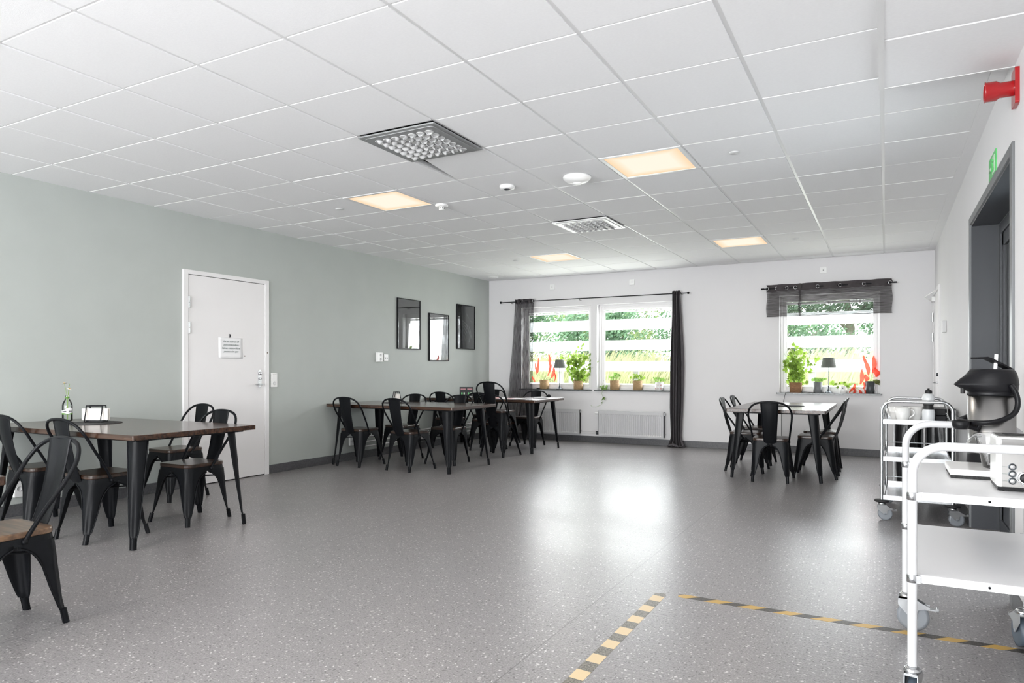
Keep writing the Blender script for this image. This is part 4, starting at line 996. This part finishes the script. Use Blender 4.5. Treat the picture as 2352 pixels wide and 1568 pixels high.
for k in range(16): star_leaf(f, (rnd.choice((-.10, .0, .06)) + rnd.uniform(-.05, .05), rnd.uniform(-.03, .02), rnd.uniform(.07, .15)), (0, -1, .4), (rnd.uniform(-1, 1), 0, rnd.uniform(-.5, .6)), .055, 4)
f.obj('green_leaves', 'leaf', e); B().box(-.012, .002, -.0455, -.044, .062, .078).obj('dark_spot', 'black_plastic', e)
redplant(px(1998.5), 'tall red-leaved plant in a dark grey pot at the right end of the right sill', .062, .165, [(-.02, .24, .28, -10, .026, 0), (.03, .27, .24, 6, .028, .01), (.07, .22, .13, 0, .034, 0), (-.05, .16, .10, 5, .028, -.01), (-.07, .06, .14, 175, .014, 0)], 'dark_pot', olive=2, seed=6)
f = B().box(-.03, .03, -.02, .02, 0, .018).obj('power_adapter', 'black_plastic', loc=(px(1237, SY - .03), SY - .03, SZ), bevel=.004); tag(f, 'small black power adapter on the left sill beside the curtain', 'adapter')
o = B().tube([(px(1892), SY, SZ + .005), (px(1872), SY - .045, SZ + .004), (px(1850), SY - .02, SZ + .012), (px(1830), SY - .0, SZ + .004), (px(1810), SY - .05, SZ + .006), (px(1806), YB - .045, SZ + .0), (px(1802), YB - .05, SZ - .10), (px(1796), YB - .03, .55), (px(1796), YB - .03, .12)], .003, 6).obj('lamp_cord', 'rubber'); tag(o, 'thin black lamp cord running along the right sill and down the wall', 'cord')

# ------------------------------------------------------------------ floor tape
o = B().prism([(4.932, -1.2), (4.995, -1.2), (4.995, 3.49), (4.985, 3.525), (4.935, 3.515)], 0, .0007).obj('floor_tape', 'tape_a'); tag(o, 'worn beige and grey striped floor tape running from the camera into the room', 'tape', 'striped floor tapes')
o = B().prism([(5.05, 3.515), (5.07, 3.502), (XR - .02, 3.475), (XR - .02, 3.525), (5.07, 3.556), (5.05, 3.55)], 0, .0007).obj('floor_tape', 'tape_b'); tag(o, 'yellow and black striped floor tape running sideways under the white trolley', 'tape', 'striped floor tapes')

# ------------------------------------------------------------------ trolleys
def caster(parent, x, y, zt, rz, wr=.0625, dark=False, bumper=False, brake=True):
    c = empty('caster', (x, y, 0), rz); c.parent = parent
    f = B(); f.lathe([(wr * .82, -.014), (wr, -.012), (wr, .012), (wr * .82, .014)], 28)
    f.xf(Matrix.Translation((wr * .45, 0, wr)) @ Matrix.Rotation(pi / 2, 4, 'X')); f.obj('tyre', 'wheel_dark' if dark else 'wheel', c)
    f = B(); f.lathe([(0, -.011), (wr * .8, -.011), (wr * .8, .011), (0, .011)], 24); f.lathe([(0, -.022), (.008, -.022), (.008, .022), (0, .022)], 12)
    f.xf(Matrix.Translation((wr * .45, 0, wr)) @ Matrix.Rotation(pi / 2, 4, 'X')); f.obj('hub', 'wheel', c)
    f = B()
    for s_ in (-1, 1):
        y_ = s_ * .018; y2 = y_ + s_ * .0025; out = [(-.028, wr * 2 + .02), (-.030, wr * 1.75), (wr * .45 - .012, wr * .92), (wr * .45 + .012, wr * .92), (wr * .75, wr * 1.5), (wr * 1.5, wr * 1.75), (wr * .9, wr * 2.05), (.028, wr * 2 + .02)]
        n_ = len(out); f.add([(a, y_, b_) for a, b_ in out] + [(a, y2, b_) for a, b_ in out], [tuple(range(n_)), tuple(range(n_, 2 * n_))[::-1]] + [(i, (i + 1) % n_, n_ + (i + 1) % n_, n_ + i) for i in range(n_)])
    f.box(-.030, .028, -.0205, .0205, wr * 2 + .012, wr * 2 + .020); f.lathe([(.026, 0), (.028, .006), (.022, .014), (.012, .02), (.012, zt - wr * 2 - .02 + .01)], 18, (0, 0, wr * 2 + .02)); f.obj('fork', 'zinc', c)
    if brake: B().box(wr * 1.2, wr * 1.95, -.013, .013, wr * 1.55, wr * 1.64).tube([(wr * 1.9, -.014, wr * 1.66), (wr * 1.9, .014, wr * 1.66)], .006, 8).obj('brake', 'zinc', c)
    if bumper: B().lathe([(.0, 0), (.048, .001), (.052, .008), (.048, .016), (.0, .018)], 24, (0, 0, zt - .012)).obj('bumper', 'rubber', c)
def uframe(parent, x0, x1, y, zb, zt, r, br, name, m, flat=1.0):
    pts = [(x0, y, zb), (x0, y, zt - br - .05), (x0, y, zt - br)]
    for k in range(1, 9): a = pi / 2 * k / 8; pts.append((x0 + br * (1 - cos(a)), y, zt - br + br * sin(a)))
    for k in range(0, 9): a = pi / 2 * k / 8; pts.append((x1 - br + br * sin(a), y, zt - br + br * cos(a)))
    pts += [(x1, y, zt - br - .05), (x1, y, zb)]
    return B().tube(pts, r, 14, flat=flat).obj(name, m, parent)
X0, X1, Y0, Y1 = 6.05, 6.487, 2.68, 3.56
e = empty('white_trolley', (0, 0, 0), 0, 'white enamel serving trolley with two shelves in the right foreground', 'trolley')
uframe(e, X0, X1, Y0, .15, .895, .0145, .095, 'end_frame', 'white_metal'); uframe(e, X0, X1, Y1, .15, .908, .0145, .095, 'end_frame', 'white_metal')
for z in (.74, .467):
    f = B(); f.box(X0 + .014, X1 - .012, Y0 + .006, Y1 - .006, z - .004, z)
    f.box(X0 + .014, X1 - .012, Y0 + .002, Y0 + .006, z - .027, z + .0); f.box(X0 + .014, X1 - .012, Y1 - .006, Y1 - .002, z - .027, z)
    f.box(X0 + .012, X0 + .014, Y0 + .006, Y1 - .006, z - .027, z); f.box(X1 - .012, X1 - .010, Y0 + .006, Y1 - .006, z - .027, z)
    s_ = f.obj('shelf', 'shelf_top', e, bevel=.0015)
    for yy in (Y0, Y1):
        for xx in (X0, X1):
            c_ = B().lathe([(.0155, -.026), (.0165, -.025), (.0165, -.001), (.0155, 0)], 18, (xx, yy, z)); c_.box(xx + (.004 if xx == X0 else -.024), xx + (.024 if xx == X0 else -.004), yy - .012, yy + .012, z - .026, z - .001); c_.lathe([(0, -.02), (.005, -.019), (.005, -.017)], 8, (xx, yy - .017, z + .004)); c_.obj('clamp', 'zinc', e)
        B().lathe([(0, 0), (.004, 0), (.004, .002), (0, .002)], 10).xf(Matrix.Translation((6.262, Y0 + .001, z - .014)) @ Matrix.Rotation(pi / 2, 4, 'X')).obj('screw', 'metal_black', s_) if yy == Y0 else None
for xx, yy, rz in ((X0, Y0, R(80)), (X1, Y0, R(20)), (X0, Y1, R(0)), (X1 - .02, Y1 - .02, R(100))): caster(e, xx, yy, .15, rz, .0625, dark=(xx != X0 or yy == Y0))
# steel trolley
X0, X1, Y0, Y1 = 5.945, 6.405, 6.06, 6.86
e = empty('steel_trolley', (0, 0, 0), 0, 'chrome steel trolley with three tray shelves standing behind the white trolley', 'trolley')
uframe(e, X0, X1, Y0, .15, .905, .0125, .075, 'end_frame', 'chrome'); uframe(e, X0 + .03, X1 + .01, Y1, .15, .905, .0125, .075, 'end_frame', 'chrome')
for z in (.768, .485, .19):
    f = B(); f.box(X0 + .012, X1 - .008, Y0 - .004, Y1, z - .030, z - .026); f.box(X0 + .012, X1 - .008, Y0 - .008, Y0 - .004, z - .034, z); f.box(X0 + .012, X1 - .008, Y1, Y1 + .004, z - .034, z); f.box(X0 + .010, X0 + .012, Y0 - .006, Y1, z - .034, z); f.box(X1 - .008, X1 - .006, Y0 - .006, Y1, z - .034, z)
    f.obj('tray_shelf', 'chrome', e)
    f = B(); zr = z + .045
    f.tube([(X0 + .02, Y0 + .0, z), (X0 + .03, Y0 + .06, zr), (X0 + .035, Y1 - .05, zr), (X0 + .02, Y1, z)], .004, 6); f.tube([(X1 - .02, Y0, z), (X1 - .03, Y0 + .06, zr), (X1 - .03, Y1 - .05, zr), (X1 - .02, Y1, z)], .004, 6); f.tube([(X0 + .035, Y1 - .05, zr), (X1 - .03, Y1 - .05, zr)], .004, 6)
    f.obj('gallery_rail', 'chrome', e)
    for xx in (X0, X1): B().tube([(xx, Y0 - .016, z - .016), (xx, Y0 - .008, z - .016)], .005, 8).obj('bolt', 'zinc', e)
for xx, yy, rz in ((X0, Y0, R(5)), (X1, Y0, R(10)), (X0 + .03, Y1, R(30)), (X1 + .01, Y1, R(40))): caster(e, xx, yy, .150, rz, .05, bumper=True)
# things on the steel trolley
ZT = .768 - .026
def cup(x, y, r, h, lb, handle=0):
    e = empty('white_cup', (x, y, ZT), handle, lb, 'cup', 'white cups on the steel trolley')
    B().lathe([(0, 0), (r * .62, 0), (r * .70, .01), (r * .92, h * .5), (r, h), (r - .004, h), (r * .88, h * .5), (r * .6, .014), (0, .012)], 28).obj('bowl', 'ceramic', e)
    B().tube(smooth([(r * .93, 0, h * .85), (r * 1.30, 0, h * .82), (r * 1.38, 0, h * .55), (r * .80, 0, h * .3)], 5), .006, 8).obj('handle', 'ceramic', e)
cup(6.085, 6.16, .055, .115, 'large white cup in front on the steel trolley'); cup(6.045, 6.31, .05, .115, 'white cup standing behind and left of the large cup', R(150)); cup(6.175, 6.27, .048, .115, 'white cup between the large cup and the squeeze bottle', R(70))
e = empty('squeeze_bottle', (6.255, 6.15, ZT), 0, 'translucent white squeeze bottle with black cap and band, on the steel trolley', 'bottle')
B().lathe([(0, 0), (.036, 0), (.040, .006), (.043, .06), (.043, .085), (.030, .125), (.031, .135), (.042, .165), (.043, .19), (.034, .215), (.022, .225), (0, .225)], 28).obj('body', 'frost', e)
B().lathe([(.022, .224), (.024, .226), (.024, .246), (.014, .252), (.008, .252), (.008, .262), (0, .263)], 20).obj('cap', 'rubber', e)
B().lathe([(.0375, .106), (.0318, .124), (.0325, .136), (.0365, .147), (.0355, .147), (.0310, .130)], 24).obj('band', 'rubber', e)
for k in range(2):
    o = B().prism(rrect(6.30, 6.385, 6.32, 6.62, .012, 3), 0, .05).obj('black_tray_box', 'black_plastic', bevel=.004, loc=(0, 0, ZT + .052 * k)); tag(o, ('lower', 'upper')[k] + ' of two black plastic boxes at the back of the steel trolley', 'box', 'black boxes on the steel trolley')
# waste sacks on a stand
e = empty('sack_stand', (0, 0, 0), 0, 'white metal waste sack stand against the right wall behind the steel trolley', 'stand')
for x in (6.04, 6.262, 6.485): B().tube([(x, 7.36, 0), (x, 7.36, .80)], .011, 8).obj('post', 'white_metal', e)
B().box(6.03, 6.495, 7.04, 7.37, .80, .812).obj('lid_frame', 'black_plastic', e, bevel=.004)
B().box(6.03, 6.495, 7.0, 7.37, .0, .02).obj('foot_frame', 'white_metal', e)
def sack(x0, x1, lb, seed):
    rnd = random.Random(seed); f = B(); prof = []; n_ = 40; vs = []; fs = []; lv = 22
    for j in range(lv + 1):
        t = j / lv; z = .022 + t * .775; kx = (x1 - x0) / 2 * (.94 - .16 * (1 - t) ** 3); ky = .145 * (.96 - .2 * (1 - t) ** 3)
        for i in range(n_):
            a = 2 * pi * i / n_; c_, s_ = cos(a), sin(a); q = (abs(c_) ** 4 + abs(s_) ** 4) ** -.25
            w_ = 1 + .035 * sin(5 * a + seed + 3 * t) + .02 * sin(11 * a + 7 * t + seed) + .012 * sin(17 * a - 20 * t)
            vs.append(((x0 + x1) / 2 + kx * c_ * q * w_ * .93, 7.20 + ky * s_ * q * w_, z))
    for j in range(lv):
        for i in range(n_): fs.append((j * n_ + i, j * n_ + (i + 1) % n_, (j + 1) * n_ + (i + 1) % n_, (j + 1) * n_ + i))
    fs.append(tuple(range(n_))[::-1]); f.add(vs, fs, True); return tag(f.obj('waste_sack', 'sack'), lb, 'sack', 'black plastic waste sacks')
sack(6.035, 6.255, 'left black plastic waste sack in the stand', 1); sack(6.270, 6.49, 'right black plastic waste sack in the stand, nearest the right wall', 5)

# ------------------------------------------------------------------ things on the white trolley
SH = .7405
e = empty('airpot', (6.352, 3.452, SH), .5, 'steel and black plastic pump thermos pot on the white trolley', 'thermos')
B().lathe([(0, 0), (.086, 0), (.088, .006), (.084, .06), (.084, .068), (.0, .068)], 40).obj('base', 'black_plastic', e)
B().lathe([(.082, .066), (.082, .305), (.0, .305)], 48).obj('body', 'steel', e)
B().lathe([(.0, .300), (.0845, .300), (.0855, .306), (.0855, .322), (0, .322)], 40).obj('collar', 'black_plastic', e)
vs = []; fs = []; n_ = 40
hd = [(.318, .086, 0.0), (.322, .089, .30), (.340, .090, .95), (.346, .092, 1.05), (.350, .091, 1.0), (.368, .089, .62), (.388, .085, .12), (.400, .080, .0), (.406, .074, .0), (.408, .066, .0), (.408, 0, 0)]
for z, r, nose in hd:
    for i in range(n_):
        a = 2 * pi * i / n_; c_, s_ = cos(a), sin(a); ex = max(0, -c_) ** 4 * nose * .058
        vs.append((r * c_ - ex, r * s_ * (1 - .25 * max(0, -c_) ** 2 * max(0, nose)), z))
for j in range(len(hd) - 1):
    for i in range(n_): fs.append((j * n_ + i, j * n_ + (i + 1) % n_, (j + 1) * n_ + (i + 1) % n_, (j + 1) * n_ + i))
B().add(vs, fs, True).obj('lid', 'black_plastic', e)
B().tube([(-.118, 0, .335), (-.118, 0, .308)], .008, 12).obj('spout', 'rubber', e)
B().box(-.075, -.030, -.012, .012, .3955, .404).xf(Matrix.Rotation(0, 4, 'Y')).obj('release_tab', 'zinc_pot', e)
l_ = B()
pr = [(-.072, .456), (-.028, .458), (-.012, .452), (.045, .425), (.075, .409)]
for i in range(len(pr) - 1):
    (xa, za), (xb, zb) = pr[i], pr[i + 1]; l_.add([(xa, -.02, za), (xb, -.02, zb), (xb, .02, zb), (xa, .02, za), (xa, -.02, za - .008), (xb, -.02, zb - .008), (xb, .02, zb - .008), (xa, .02, za - .008)], [(0, 1, 2, 3), (7, 6, 5, 4), (0, 4, 5, 1), (3, 2, 6, 7), (1, 5, 6, 2), (0, 3, 7, 4)])
l_.obj('pump_lever', 'black_plastic', e); B().tube([(.015, 0, .406), (.017, 0, .436), (.020, 0, .468)], .007, 10).obj('pump_rod', 'plastic', e)
hl = B(); hpts = [(.012, -.090, .345), (.028, -.098, .31), (.032, -.102, .27), (.018, -.104, .235), (-.015, -.102, .212), (-.055, -.094, .198), (-.085, -.075, .193), (-.098, -.04, .192), (-.100, 0, .192), (-.098, .04, .192), (-.085, .075, .193), (-.055, .094, .198), (-.015, .102, .212), (.018, .104, .235), (.032, .102, .27), (.028, .098, .31), (.012, .090, .345)]
hpts = smooth(hpts, 4); hl.tube(hpts, .0145, 12, flat=.7); hl.obj('carry_handle', 'black_plastic', e)
f = B(); f.lathe([(0, 0), (.022, 0), (.030, .012), (.033, .033), (.031, .034), (.026, .01), (0, .008)], 24, (-.145, -.03, .165)); f.tube([(-.118, -.03, .178), (-.085, -.035, .165), (-.07, -.04, .19)], .010, 8); f.obj('drip_cup', 'black_plastic', e)
# slab
e = empty('white_slab', (6.305, 3.225, SH), 0, 'white slab board on black foam underneath the clear jug on the white trolley', 'board')
B().box(-.118, .118, -.13, .13, 0, .012).obj('foam_base', 'foam', e); B().box(-.121, .121, -.134, .134, .012, .034).obj('slab', 'ceramic', e, bevel=.002)
# jug
e = empty('clear_jug', (6.355, 3.20, SH + .0345), .5, 'clear plastic measuring jug standing on the white slab', 'jug')
B().lathe([(0, 0), (.056, 0), (.060, .004), (.084, .118), (.088, .122), (.088, .127), (.084, .127)], 36, captop=False).obj('body', 'clear', e)
B().tube([(-.080, -.0, .122), (-.105, 0, .120), (-.122, 0, .105), (-.128, 0, .092)], [.010, .009, .008, .006], 8, flat=.6).obj('pouring_lip', 'clear', e)
# toaster
e = empty('toaster', (6.390, 2.925, SH), 0, 'steel toaster with three round buttons and a dial at the right photo edge', 'toaster'); w_ = .092
B().prism(rrect(-w_, w_, -.085, .085, .014, 4), .012, .180).obj('side_shell', 'plastic', e, bevel=.01, seg=3)
B().box(-w_ + .012, w_, -.090, -.084, .014, .174).obj('front_panel', 'steel', e, bevel=.002)
B().box(-w_ + .006, w_ - .006, -.078, .078, .178, .183).obj('top_panel', 'steel', e, bevel=.002)
B().box(-w_ + .03, w_ - .02, -.045, -.015, .183, .1838).box(-w_ + .03, w_ - .02, .015, .045, .183, .1838).obj('bread_slot', 'void', e)
B().box(-w_ + .004, w_ - .004, -.082, .08, .004, .013).obj('base', 'black_plastic', e)
for qx in (-.075, .075):
    for qy in (-.065, .065): B().lathe([(.008, 0), (.009, .006)], 10, (qx, qy, 0)).obj('foot', 'rubber', e)
for k, (z, tx) in enumerate(((.083, 'Defrost'), (.0595, 'Reheat'), (.036, 'Cancel'))):
    b_ = B().lathe([(.0115, 0), (.0115, .004), (.0095, .004), (.009, .002), (0, .003)], 24); b_.xf(Matrix.Translation((-.049, -.090, z)) @ Matrix.Rotation(pi / 2, 4, 'X')); b_.obj('button_ring', 'lamp_metal', e)
    b_ = B().lathe([(.0078, .001), (.0078, .006), (.005, .0075), (0, .008)], 20); b_.xf(Matrix.Translation((-.049, -.090, z)) @ Matrix.Rotation(pi / 2, 4, 'X')); b_.obj('button', 'chrome', e)
    text_mesh('button_text', tx, .0056, 'ink', e, Matrix.Translation((-.0695, -.0902, z - .002)) @ Matrix.Rotation(pi / 2, 4, 'X'))
b_ = B().lathe([(.024, 0), (.024, .005), (.021, .005), (.020, .003)], 28); b_.xf(Matrix.Translation((-.014, -.090, .048)) @ Matrix.Rotation(pi / 2, 4, 'X')); b_.obj('dial_ring', 'chrome', e)
b_ = B().lathe([(.016, 0), (.0155, .016), (.013, .018), (0, .018)], 24); b_.xf(Matrix.Translation((-.014, -.090, .048)) @ Matrix.Rotation(pi / 2, 4, 'X')); b_.obj('dial', 'black_plastic', e)

# ------------------------------------------------------------------ outdoors
FYO = YB + 1.6
gv = []; gf = []; nx_, ny_ = 40, 24
for j in range(ny_ + 1):
    y = YB + T + j * 1.6
    for i in range(nx_ + 1):
        x = -26 + i * 1.6; h = -.25 + 1.50 * max(0, min(1, (y - 13.0) / 6.5)) ** 1.2 + .08 * sin(x * .7) * sin(y * .5); gv.append((x, y, h))
for j in range(ny_):
    for i in range(nx_): gf.append((j * (nx_ + 1) + i, j * (nx_ + 1) + i + 1, (j + 1) * (nx_ + 1) + i + 1, (j + 1) * (nx_ + 1) + i))
g = B().add(gv, gf, True).obj('meadow', 'lawn'); tag(g, 'sunlit green meadow rising behind the white slatted fence outside', 'meadow', None, 'structure')
sd = struct(B().box(-40, 40, -40, FY - .31, -.3, -.13).box(XR + T + .01, 40, FY - .31, YB + T, -.3, -.13).obj('ground_outside', 'outdoor_white')); 
fe = empty('slatted_fence', (0, FYO, 0), 0, 'white horizontal board fence standing outside the windows', 'fence')
for z0, z1 in ((.73, .90), (1.12, 1.30), (1.495, 1.675), (1.86, 2.05), (2.24, 2.43)):
    for xa, xb in ((-6, 9),): B().box(xa, xb, -.015, .015, z0, z1).obj('board', 'outdoor_white', fe)
B().box(-6, 9, -.01, .01, .58, .62).obj('rail', 'post', fe)
for x in (-3.3, -1.55, .55, .78, 2.02, 3.15, 4.9, 6.6): B().box(x, x + .10, .016, .09, -.3, 1.13).obj('post', 'post', fe)
# tall pale grass on the bank : nobody could count it
rnd = random.Random(12); b = B()
for k in range(9000):
    x = rnd.uniform(-9, 8.5); y = rnd.uniform(17.2, 19.6); h0 = -.25 + 1.50 * max(0, min(1, (y - 13.0) / 6.5)) ** 1.2; h = rnd.uniform(.15, .62); w_ = .012; lx = rnd.uniform(.05, .34) * h / .5
    b.add([(x - w_, y, h0 - .05), (x + w_, y, h0 - .05), (x + lx * .4 + w_, y + .02, h0 + h * .6), (x + lx * .4 - w_, y + .02, h0 + h * .6), (x + lx, y + .03, h0 + h)], [(0, 1, 2, 3), (3, 2, 4)])
tag(b.obj('tall_grass', 'grass'), 'pale tall grass leaning in the wind along the bank outside', 'grass', None, 'stuff')
def tree(x, y, h, r, m, lb, seed, nl=8000):
    rnd = random.Random(seed); e = empty('tree', (x, y, .9), 0, lb, 'tree', 'trees behind the meadow')
    B().tube([(0, 0, -.3), (.1, 0, h * .3), (-.1, .1, h * .6)], [.18, .14, .06], 8).tube([(.05, 0, h * .3), (.9, 0, h * .55)], [.09, .03], 6).tube([(.05, 0, h * .28), (-.9, 0, h * .5)], [.09, .03], 6).obj('trunk', 'trunk', e)
    b = B(); cl = [(rnd.uniform(-.75, .75) * r, rnd.uniform(-.5, .5) * r, h * rnd.uniform(.12, .95), r * rnd.uniform(.25, .5)) for _ in range(26)]
    for k in range(nl):
        cx, cy, cz, cr = cl[k % 26]; v = Vector((rnd.gauss(0, 1), rnd.gauss(0, 1), rnd.gauss(0, 1))).normalized() * cr * rnd.uniform(.55, 1.05); c_ = Vector((cx, cy, cz)) + v
        n_ = Vector((rnd.gauss(0, 1), rnd.gauss(0, 1), rnd.gauss(.5, 1))).normalized(); t = n_.orthogonal().normalized(); s_ = n_.cross(t); q = rnd.uniform(.035, .085)
        b.add([c_ - t * q, c_ + s_ * q * .5, c_ + t * q, c_ - s_ * q * .5], [(0, 1, 2, 3)])
    b.obj('crown', m, e)
TR = [(-7.7, 25, 5.5, 2.0, 'tree_a', 'light green tree outside, seen behind the sheer left curtain'), (-5.0, 27, 6.0, 2.1, 'tree_b', 'darker green tree outside the left window, nearest the left curtain'),
      (-2.8, 24, 5.3, 1.9, 'tree_a', 'light green tree outside the left window, near the wall between both panes'), (-.7, 27, 5.7, 2.1, 'tree_b', 'darker green tree outside the second window, at its right half'),
      (2.4, 26, 5.4, 2.2, 'tree_a', 'light green tree outside the right window, at its left side'), (4.8, 27, 5.6, 2.2, 'tree_b', 'darker green tree outside the right window, at its middle'), (6.9, 25.5, 5.5, 1.9, 'tree_b', 'darker green tree outside the right window, at its right edge'),
      (-5.9, 21.6, 2.6, 1.7, 'tree_b', 'low green bush outside the left window'), (-2.2, 21.5, 2.5, 1.7, 'tree_b', 'low green bush outside the second window'), (3.4, 22, 2.5, 1.9, 'tree_b', 'low green bush outside the right window')]
for k, (x, y, h, r, m_, lb) in enumerate(TR): tree(x, y, h, r, m_, lb, 30 + k)
